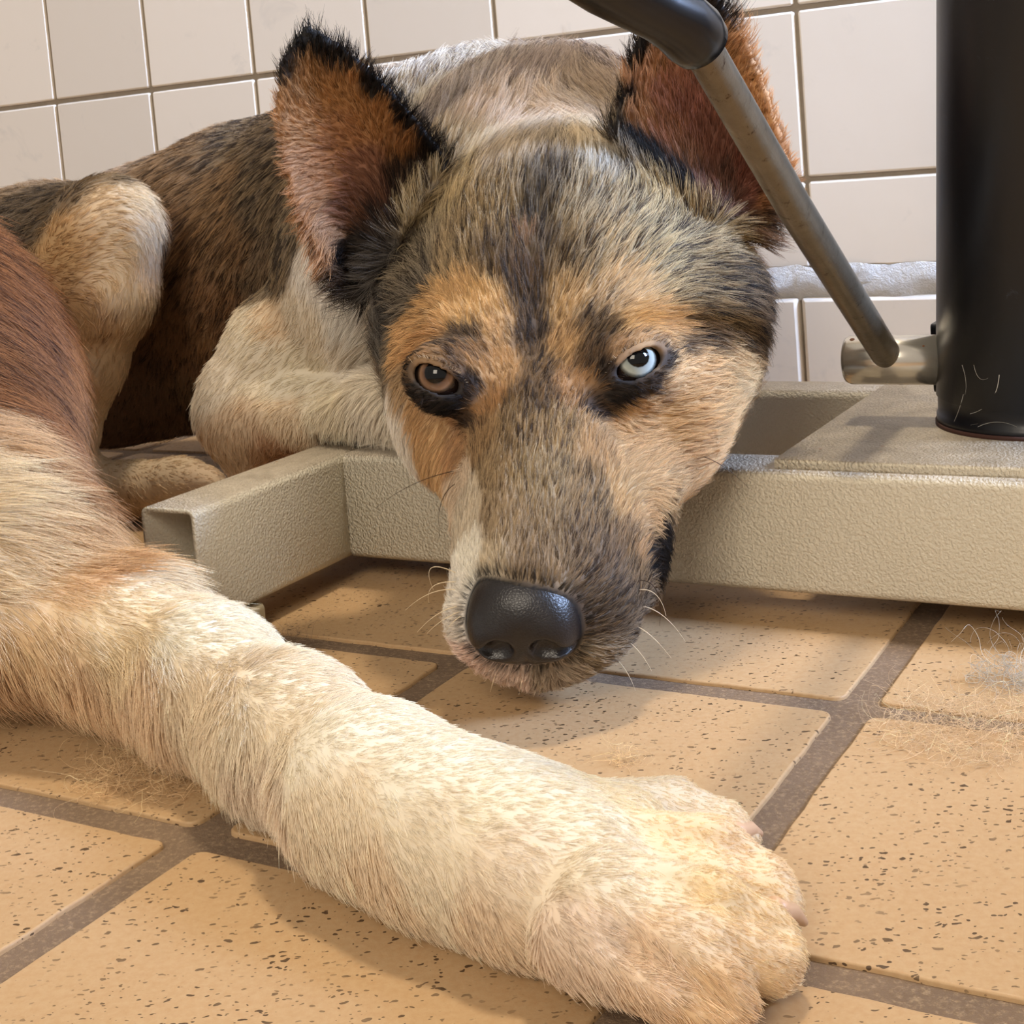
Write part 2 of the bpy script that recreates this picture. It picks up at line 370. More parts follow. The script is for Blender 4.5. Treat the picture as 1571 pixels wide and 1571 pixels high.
# ------------------------------------------------------------------ organic surfaces: smooth union of tapered limbs and ellipsoids on a grid
class Field:
    def __init__(s, xs, ys, zs):
        s.ax = [np.asarray(a, np.float32) for a in (xs, ys, zs)]
        s.F = np.full([len(a) for a in s.ax], .05, np.float32)
    def blk(s, lo, hi):
        sl = tuple(slice(max(0, np.searchsorted(a, l) - 1), min(len(a), np.searchsorted(a, h) + 1)) for a, l, h in zip(s.ax, lo, hi))
        g = [s.ax[0][sl[0]][:, None, None], s.ax[1][sl[1]][None, :, None], s.ax[2][sl[2]][None, None, :]]
        return sl, g
    def merge(s, sl, d, k, op='add'):
        a = s.F[sl]
        if a.size == 0: return
        if op == 'add':
            h = np.clip(.5 + .5*(d - a)/k, 0, 1); s.F[sl] = d*(1 - h) + a*h - k*h*(1 - h)
        else:
            d = -d; h = np.clip(.5 - .5*(d - a)/k, 0, 1); s.F[sl] = d*(1 - h) + a*h + k*h*(1 - h)
    def limb(s, a, b, ra, rb, k=.02, op='add', pad=None, sq=None):
        a, b = np.asarray(a, float), np.asarray(b, float); m = max(ra, rb) + (pad or k*1.5) + .012
        sl, g = s.blk(np.minimum(a, b) - m, np.maximum(a, b) + m)
        ba = b - a; L2 = max(ba @ ba, 1e-9)
        p = [g[i] - a[i] for i in range(3)]
        t = np.clip((p[0]*ba[0] + p[1]*ba[1] + p[2]*ba[2])/L2, 0, 1)
        q = [p[i] - t*ba[i] for i in range(3)]
        d = np.sqrt(q[0]**2 + q[1]**2 + q[2]**2) - (ra + t*(rb - ra))
        s.merge(sl, d.astype(np.float32), k, op)
    def chain(s, pts, rad, k=.02):
        for i in range(len(pts) - 1): s.limb(pts[i], pts[i+1], rad[i], rad[i+1], k)
    def ell(s, c, r, R=None, k=.02, op='add'):
        """ellipsoid; rows of R are its axes"""
        c = np.asarray(c, float); r = np.asarray(r, float); R = np.eye(3) if R is None else np.asarray(R)
        m = r.max() + k*1.5 + .012
        sl, g = s.blk(c - m, c + m)
        p = [g[i] - c[i] for i in range(3)]
        l = [(p[0]*R[j][0] + p[1]*R[j][1] + p[2]*R[j][2]) for j in range(3)]
        k0 = np.sqrt(sum((l[j]/r[j])**2 for j in range(3))); k1 = np.sqrt(sum((l[j]/r[j]**2)**2 for j in range(3))) + 1e-9
        s.merge(sl, (k0*(k0 - 1)/k1).astype(np.float32), k, op)
    def boxcut(s, u0, u1, n0, n1, z0, z1, r=.003):
        cs = [G(u, n, z) for u in (u0, u1) for n in (n0, n1) for z in (z0, z1)]
        sl, g = s.blk(np.min(cs, 0) - .01, np.max(cs, 0) + .01)
        U = g[0]*GU[0] + g[1]*GU[1] + g[2]*0; N_ = g[0]*GN[0] + g[1]*GN[1] + g[2]*0; Z = g[2] + U*0
        q = [np.abs(U - (u0+u1)/2) - (u1-u0)/2 + r, np.abs(N_ - (n0+n1)/2) - (n1-n0)/2 + r, np.abs(Z - (z0+z1)/2) - (z1-z0)/2 + r]
        d = np.sqrt(sum(np.maximum(v, 0)**2 for v in q)) + np.minimum(np.maximum(np.maximum(q[0], q[1]), q[2]), 0) - r
        s.F[sl] = np.maximum(s.F[sl], -d.astype(np.float32))
    def clear_stand(s):
        e = .0038
        s.boxcut(-.4235 - .03, .30, .568 - e, .601 + e, -.02, ZT + e); s.boxcut(-.4545 - e, -.4235 + e, .459 - e, .601 + e, -.02, ZT + e)
        s.boxcut(-.34 - e, .30, .751 - e, .784 + e, -.02, ZT + e); s.boxcut(-.203 - e, .12, .57, .784, ZT - .02, ZT + .004 + e)
    def sheet(s, pts, th, k=.006):
        """thin shell around a cloud of sample points; th is its half thickness at each of them"""
        pts = np.asarray(pts); kd = KDTree(len(pts))
        for i, p in enumerate(pts): kd.insert(p, i)
        kd.balance(); m = .016
        sl, g = s.blk(pts.min(0) - m, pts.max(0) + m)
        X, Y, Z = np.broadcast_arrays(*g); P = np.stack([X.ravel(), Y.ravel(), Z.ravel()], 1)
        # coarse reject by a boolean box hash
        h = .012; key = set(map(tuple, np.floor(pts/h).astype(int)))
        near = set((a + i, b + j, c + q) for a, b, c in key for i in (-1, 0, 1) for j in (-1, 0, 1) for q in (-1, 0, 1))
        kk = np.floor(P/h).astype(int); base = kk.min(0); dims = kk.max(0) - base + 1
        mask = np.zeros(dims, bool)
        for a in near:
            b_ = np.array(a) - base
            if (b_ >= 0).all() and (b_ < dims).all(): mask[tuple(b_)] = True
        ok = mask[tuple((kk - base).T)]
        D = np.full(len(P), .05, np.float32)
        for i in np.nonzero(ok)[0]:
            _, j, dd = kd.find(P[i]); D[i] = dd - th[j]
        s.merge(sl, D.reshape(X.shape), k)
    def mesh(s):
        F = s.F; n = F.shape; I = (F < 0)
        def c(a, i, j, k): return a[i:n[0]-1+i, j:n[1]-1+j, k:n[2]-1+k]
        cnt = sum(c(I, i, j, k).astype(np.int8) for i in (0, 1) for j in (0, 1) for k in (0, 1))
        act = (cnt > 0) & (cnt < 8); idx = np.full(act.shape, -1, np.int64); A = np.argwhere(act); idx[act] = np.arange(len(A))
        acc = np.zeros((len(A), 3)); num = np.zeros(len(A))
        i0, j0, k0 = A.T; X, Y, Z = s.ax
        for e in [((0,0,0),(1,0,0)),((0,1,0),(1,1,0)),((0,0,1),(1,0,1)),((0,1,1),(1,1,1)),((0,0,0),(0,1,0)),((1,0,0),(1,1,0)),((0,0,1),(0,1,1)),((1,0,1),(1,1,1)),((0,0,0),(0,0,1)),((1,0,0),(1,0,1)),((0,1,0),(0,1,1)),((1,1,0),(1,1,1))]:
            a, b = e
            fa = F[i0+a[0], j0+a[1], k0+a[2]].astype(float); fb = F[i0+b[0], j0+b[1], k0+b[2]].astype(float)
            x = (fa < 0) != (fb < 0); t = np.where(x, fa/np.where(x, fa - fb, 1), 0)
            pa = np.stack([X[i0+a[0]], Y[j0+a[1]], Z[k0+a[2]]], 1); pb = np.stack([X[i0+b[0]], Y[j0+b[1]], Z[k0+b[2]]], 1)
            acc += np.where(x[:, None], pa + (pb - pa)*t[:, None], 0); num += x
        V = acc/num[:, None]; Q = []
        for axi in range(3):
            sl0 = [slice(1, -1)]*3; sl0[axi] = slice(0, -1); sl1 = [slice(1, -1)]*3; sl1[axi] = slice(1, None)
            a, b = I[tuple(sl0)], I[tuple(sl1)]; E_ = np.argwhere(a != b); s_ = a[tuple(E_.T)]
            off = np.array([1, 1, 1]); off[axi] = 0; E_ = E_ + off
            u = [q for q in range(3) if q != axi]; du = np.zeros(3, int); dv = np.zeros(3, int); du[u[0]] = 1; dv[u[1]] = 1
            q0, q1, q2, q3 = (idx[tuple((E_ - x).T)] for x in (du + dv, dv, 0*du, du))
            quad = np.stack([q0, q1, q2, q3], 1)
            flip = s_ if axi != 1 else ~s_
            quad[~flip] = quad[~flip][:, ::-1]; Q.append(quad)
        Q = np.concatenate(Q); return V, Q
def axis(*segs):
    """grid lines: (start, end, step), ..."""
    out = []
    for a, b, h in segs: out += list(np.linspace(a, b, max(1, int(round((b - a)/h))), endpoint=False))
    return np.array(out + [segs[-1][1]])

def relax(V, Q, it=1, lam=.5, w=None):
    for _ in range(it):
        S = np.zeros_like(V); N = np.zeros(len(V))
        for a, b in ((0, 1), (1, 2), (2, 3), (3, 0)):
            for p, q in ((a, b), (b, a)):
                for d in range(3): S[:, d] += np.bincount(Q[:, p], V[Q[:, q], d], len(V))
                N += np.bincount(Q[:, p], minlength=len(V))
        L = S/np.maximum(N, 1)[:, None] - V
        V = V + lam*L*(1 if w is None else w[:, None])
    return V

# ------------------------------------------------------------------ the husky mix: head frame
TH, PS = math.radians(50), math.radians(11)
HF = np.array([-math.sin(PS)*math.cos(TH), -math.cos(PS)*math.cos(TH), -math.sin(TH)])     # towards the nose
HA = np.array([math.cos(PS), -math.sin(PS), 0.]); HA += np.array([0, 0, -.0])
HUp = np.cross(HA, HF); HUp /= np.linalg.norm(HUp)
if HUp[2] < 0: HUp = -HUp
HR = np.stack([HA, HF, HUp])
HE = atY(822, 575, .548)
def HL(a, b, c): return HE + (HA*a + HF*b + HUp*c)*.01               # head coordinates in centimetres
P = atY

def build_dog_a():
    f = Field(axis((-.50, -.12, .006), (-.12, -.07, .0025), (-.07, .10, .0013), (.10, .16, .0025), (.16, .26, .006)),
              axis((.46, .49, .0025), (.49, .60, .0013), (.60, .72, .0025), (.72, 1.14, .006)),
              axis((-.004, .10, .002), (.10, .195, .0013), (.195, .32, .0025), (.32, .42, .005)))
    # trunk, neck
    f.chain([P(760, 330, .86), P(600, 350, .93), P(400, 400, .99), P(250, 440, 1.03), P(90, 480, 1.05)], [.098, .094, .088, .082, .078], .03)
    f.chain([P(420, 520, .97), P(250, 560, 1.0), P(170, 600, 1.0)], [.06, .045, .04], .02)          # belly
    f.chain([HL(0, -8, -7), P(850, 330, .76), P(800, 360, .84)], [.062, .080, .09], .03)
    f.chain([HL(1, -5, -9), P(840, 560, .76), P(780, 560, .84)], [.045, .06, .07], .03)              # throat and chest
    f.ell(P(560, 430, .80), [.05, .06, .07], k=.03)                                                  # shoulder
    # near foreleg folded under the chest
    f.chain([P(535, 455, .80), P(440, 535, .805), P(385, 592, .80)], [.034, .032, .026], .012)
    f.chain([P(378, 628, .80), P(480, 638, .765), P(580, 630, .735), P(660, 640, .71), P(700, 655, .70)], [.0265, .0205, .0190, .0185, .016], .0035)
    f.chain([P(378, 630, .80), P(400, 690, .81)], [.026, .024], .015)
    # hind leg
    f.ell(P(95, 430, .95), [.050, .055, .060], k=.02)
    f.chain([P(70, 430, .93), P(163, 357, .875)], [.064, .0335], .02)
    f.chain([P(168, 357, .872), P(166, 450, .868), P(144, 560, .872), P(122, 665, .88)], [.0325, .0285, .0185, .0120], .010)
    f.chain([P(120, 665, .88), P(112, 722, .88), P(150, 768, .88)], [.0125, .0145, .014], .008)
    f.chain([P(112, 735, .89), P(205, 752, .87), P(275, 742, .86), P(315, 745, .85)], [.0135, .0165, .0150, .0125], .01)
    for dx, dy in ((0, -8), (12, 2), (16, 12), (8, 22)): f.limb(P(290+dx, 742+dy, .855), P(322+dx, 745+dy, .84), .008, .0065, .004)
    # ---- head
    f.ell(HL(.1, -5.6, -5.2), [.066, .068, .053], HR, .02)
    f.ell(HL(0, -10.5, -5.2), [.050, .040, .046], HR, .025)
    for sg in (-1, 1):
        f.ell(HL(sg*5.0, -2.2, -5.4), [.022, .034, .036], HR, .022)            # cheek bone and muscle
        f.ell(HL(sg*5.9 + .2, -5.6, -6.8), [.021, .032, .032], HR, .02)        # ruff
        f.ell(HL(sg*5.6 + .2, -7.8, -6.6), [.024, .030, .028], HR, .02)        # ear base
        f.ell(HL(sg*2.6, -1.9, -1.95), [.022, .0150, .0145], HR, .018)         # brow
    f.ell(HL(3.7, .4, -5.6), [.017, .026, .022], HR, .02); f.ell(HL(-3.3, .2, -5.4), [.016, .022, .020], HR, .02)
    f.limb(HL(0, -.6, -3.1), HL(.15, 7.1, -2.9), .0300, .0268, .018)           # muzzle
    f.limb(HL(0, -1.0, -2.15), HL(-.25, 7.5, -1.85), .0180, .0150, .012)        # bridge
    for sg in (-1, 1):
        f.limb(HL(sg*2.1 + .15, 2.2, -4.6), HL(sg*1.55 + .2, 8.0, -3.6), .0225, .0165, .012)     # flews
        f.ell(HL(sg*1.5 + .15, 8.4, -3.6), [.0160, .0155, .0150], HR, .008)
    f.limb(HL(0, 1, -6.4), HL(-.15, 9.1, -4.65), .022, .0130, .012)
    f.ell(HL(3.15, 4.5, -5.0), [.0130, .030, .0150], HR, .012)               # lower jaw
    f.limb(HL(-1.5, 5.5, -3.7), HL(-2.0, 8.5, -3.3), .0165, .0150, .010); f.ell(HL(-.3, 9.35, -4.3), [.0230, .0105, .0110], HR, .008)
    f.limb(HL(0, -4, -9), HL(0, 1, -6.8), .035, .024, .02)
    f.limb(HL(0, -7, .75), HL(0, -1.5, .35), .002, .0062, .022, 'cut')
    # fold of the foreleg
    f.chain([P(395, 602, .768), P(480, 592, .752), P(590, 568, .735)], [.0016, .0026, .003], .004) if 0 else None
    return f
EYES = {}
def eye_setup():
    for key, (px, py, Y, tilt, gx, gy) in dict(R=(972, 559, .5530, 22, .0, .0), L=(676, 580, .5580, -27, .0, .0)).items():
        c = P(px, py, Y)
        w = (CAMP - c); w /= np.linalg.norm(w)
        if key == 'R': w = w + np.array([.22, 0, .05])
        else: w = w + np.array([-.20, 0, .02])
        w /= np.linalg.norm(w)
        e = np.cross(np.array([0, 0, 1.]), w); e /= np.linalg.norm(e); 
        if e[0] < 0: e = -e
        g = np.cross(e, w); g = g if g[2] > 0 else -g
        t = math.radians(tilt); e2 = e*math.cos(t) + g*math.sin(t); g2 = -e*math.sin(t) + g*math.cos(t)
        EYES[key] = (c, np.stack([e2, g2, w]))
eye_setup()
ER = .0112
def add_eyes(f):
    for key, (c, R) in EYES.items():
        f.ell(c + R[2]*.000, [ER + .0030, ER + .0018, ER + .0016], R, .014)
        # socket hollow in front of the inner corner and the almond opening
        o = c + R[2]*ER*1.02 - R[1]*.0006
        f.ell(o, [.0108, .0044, .0080], R, .0014, 'cut')
        f.ell(c, [ER*1.0]*3, R, .0005, 'cut')

def in_poly(x, y, poly):
    c = np.zeros(len(x), bool); n = len(poly)
    for i in range(n):
        x0, y0 = poly[i]; x1, y1 = poly[(i + 1) % n]
        cond = ((y0 > y) != (y1 > y)) & (x < (x1 - x0)*(y - y0)/((y1 - y0) or 1e-9) + x0); c ^= cond
    return c
def edge_dist(x, y, poly):
    best = np.full(len(x), 1e9); n = len(poly)
    for i in range(n):
        a, b = np.array(poly[i], float), np.array(poly[(i+1) % n], float); ba = b - a
        t = np.clip(((x - a[0])*ba[0] + (y - a[1])*ba[1])/(ba @ ba + 1e-9), 0, 1)
        best = np.minimum(best, np.hypot(x - a[0] - t*ba[0], y - a[1] - t*ba[1]))
    return best
def ear_sheet(outline, tip, ybase, ytip, cup, base_mid, lip):
    """a pointed cupped ear as a curved sheet in space: rim near, hollow further away"""
    xs = [p[0] for p in outline]; ys = [p[1] for p in outline]
    gx, gy = np.meshgrid(np.arange(min(xs), max(xs), 4.), np.arange(min(ys), max(ys), 4.)); gx, gy = gx.ravel(), gy.ravel()
    m = in_poly(gx, gy, outline); gx, gy = gx[m], gy[m]
    d = edge_dist(gx, gy, outline)
    tp = np.array(tip, float); bm_ = np.array(base_mid, float); L = np.linalg.norm(bm_ - tp); dirn = (bm_ - tp)/L
    t = np.clip(((gx - tp[0])*dirn[0] + (gy - tp[1])*dirn[1])/L, 0, 1)
    prof = 1 - np.exp(-d/34.)
    Y = ytip + (ybase - ytip)*t + cup*prof*(.25 + .75*t)
    pts = np.array([P(x, y, yy) for x, y, yy in zip(gx, gy, Y)])
    th = .0016 + .0012*np.clip(d/30, 0, 1) + lip*np.clip((t - .55)/.45, 0, 1)
    return pts, th
EAR_L = [(548,462),(500,408),(462,335),(438,255),(424,170),(430,92),(470,40),(522,68),(598,136),(656,206),(688,250),(650,300),(600,380)]
EAR_R = [(935,205),(955,150),(968,90),(990,40),(1030,-15),(1068,-40),(1100,-5),(1145,62),(1175,135),(1198,215),(1206,262),(1190,320),(1175,362),(1110,340),(1010,270)]

DIMS = {}
def finish(f, name):
    V, Q = f.mesh(); V = relax(V, Q, 2, .45)
    o = mesh_obj(name, [], [])
    me = bpy.data.meshes.new(name)
    me.vertices.add(len(V)); me.vertices.foreach_set('co', V.astype(np.float32).ravel())
    me.loops.add(len(Q)*4); me.loops.foreach_set('vertex_index', Q.astype(np.int32).ravel())
    me.polygons.add(len(Q)); me.polygons.foreach_set('loop_start', np.arange(0, len(Q)*4, 4, dtype=np.int32)); me.polygons.foreach_set('loop_total', np.full(len(Q), 4, np.int32))
    me.update(calc_edges=True); me.validate()
    me.polygons.foreach_set('use_smooth', [True]*len(me.polygons)); o.data = me
    return o, V, Q
import time as _t; _t0 = _t.time()
fa = build_dog_a()
for outline, tip, yb_, yt_, cup, bmid, lip in ((EAR_L, (474, 45), .648, .630, .022, (615, 370), .001), (EAR_R, (1066, -35), .622, .600, .018, (1060, 290), .002)):
    pts, th = ear_sheet(outline, tip, yb_, yt_, cup, bmid, lip); fa.sheet(pts, th, .010)
add_eyes(fa)
def crease(f, lines, rad, k, out=.0010):
    """narrow valleys pressed along lines on the skin"""
    V, Q = f.mesh(); bv = BVHTree.FromPolygons(V.tolist(), Q.tolist())
    for ln in lines:
        pts = []
        for x, y in ln:
            h = bv.ray_cast(Vector(CAMP), Vector(ray(x, y)).normalized())
            if h[0] is not None: pts.append(np.array(h[0]) + (CAMP - np.array(h[0]))/np.linalg.norm(CAMP - np.array(h[0]))*out)
        for i, (a, b) in enumerate(zip(pts, pts[1:])):
            if np.linalg.norm(a - b) < .03: f.limb(a, b, rad*(.4 if i == 0 else 1), rad, k, 'cut')
fa.clear_stand()
crease(fa, [[(405, 604), (440, 600), (480, 594), (520, 583), (560, 568), (590, 552)]], .0036, .008, .0002)
fa.F = np.maximum(fa.F, -(fa.ax[2] - .0005)[None, None, :]*1.0)
dogA, VA, QA = finish(fa, 'body')
print('dogA', len(VA), _t.time() - _t0)

# ------------------------------------------------------------------ the red and white dog: chest and outstretched foreleg
def Z0(px, py, r, up=0.): return atz(px, py, r + up)
def build_dog_b():
    f = Field(axis((-.62, -.26, .006), (-.26, .13, .0022)), axis((.20, .24, .0022), (.24, .62, .0022), (.62, .86, .006)), axis((-.003, .085, .0016), (.085, .36, .005)))
    f.ell(P(-315, 660, .66), [.125, .11, .122], k=.03)
    f.chain([P(-400, 600, .80), P(-320, 650, .70)], [.12, .110], .03)
    f.chain([P(-125, 760, .60), P(5, 870, .555)], [.060, .040], .03)
    leg = [Z0(5, 915, .028, .024), Z0(180, 975, .0250, .013), Z0(320, 1045, .0235, .004), Z0(450, 1130, .0225), Z0(580, 1222, .0232), Z0(690, 1278, .0218), Z0(790, 1312, .0203), Z0(890, 1340, .0198)]
    f.chain(leg, [.028, .0250, .0235, .0225, .0232, .0218, .0203, .0198], .016)
    f.chain([Z0(820, 1360, .019), Z0(920, 1395, .0165)], [.018, .0165], .010)
    f.chain([Z0(840, 1290, .017), Z0(950, 1292, .0165)], [.017, .0150], .012)
    # toes
    for pts, rad in (
        ([(905, 1258, .019), (1030, 1242, .0150), (1110, 1268, .0095), (1142, 1284, .0060)], [.0110, .0088, .0070, .0045]),
        ([(940, 1318, .0235), (1085, 1325, .0200), (1160, 1372, .0125), (1178, 1392, .0100)], [.0125, .0118, .0105, .0090]),
        ([(920, 1385, .0235), (1080, 1412, .0205), (1165, 1452, .0125), (1180, 1468, .0100)], [.0125, .0118, .0102, .0085]),
        ([(890, 1430, .0185), (1020, 1482, .0160), (1090, 1522, .0110), (1112, 1538, .0085)], [.0120, .0108, .0095, .0075])):
        f.chain([atz(*p) for p in pts], rad, .0018)
    for a_, b_, r_ in () if 1 else (((1000, 1284, .0250), (1160, 1310, .010), .0026), ((1010, 1368, .0310), (1200, 1425, .014), .0028), ((960, 1442, .0270), (1140, 1505, .012), .0028)):
        f.limb(atz(*a_), atz(*b_), r_*.5, r_*1.25, .0035, 'cut')
    f.F = np.maximum(f.F, -(f.ax[2] - .0005)[None, None, :])
    return f
fb = build_dog_b(); fb.clear_stand()
crease(fb, [[(950, 1258), (1000, 1268), (1050, 1278), (1100, 1290), (1140, 1302), (1160, 1312)], [(970, 1325), (1010, 1342), (1060, 1364), (1110, 1382), (1160, 1400), (1200, 1418), (1215, 1426)], [(925, 1418), (960, 1442), (1000, 1466), (1040, 1490), (1080, 1514), (1110, 1538)]], .0034, .0035, .0004)
dogB, VB, QB = finish(fb, 'body')
print('dogB', len(VB), _t.time() - _t0)
husky = empty('dog', (0.0, .80, 0), 'grey and tan dog with pointed ears resting its head on the steel frame', 'dog')
red = empty('dog', (-.25, .60, 0), 'red and white dog stretching one cream foreleg across the floor tiles', 'dog')
own(dogA, husky); own(dogB, red)
if CLAY:
    cm = mat_plain('clay', (200, 190, 180), .6)
    for o in (dogA, dogB): o.data.materials.append(cm)

# ------------------------------------------------------------------ coat: markings and lie of the hair, set as soft patches on the skin
def W3(*a): return a
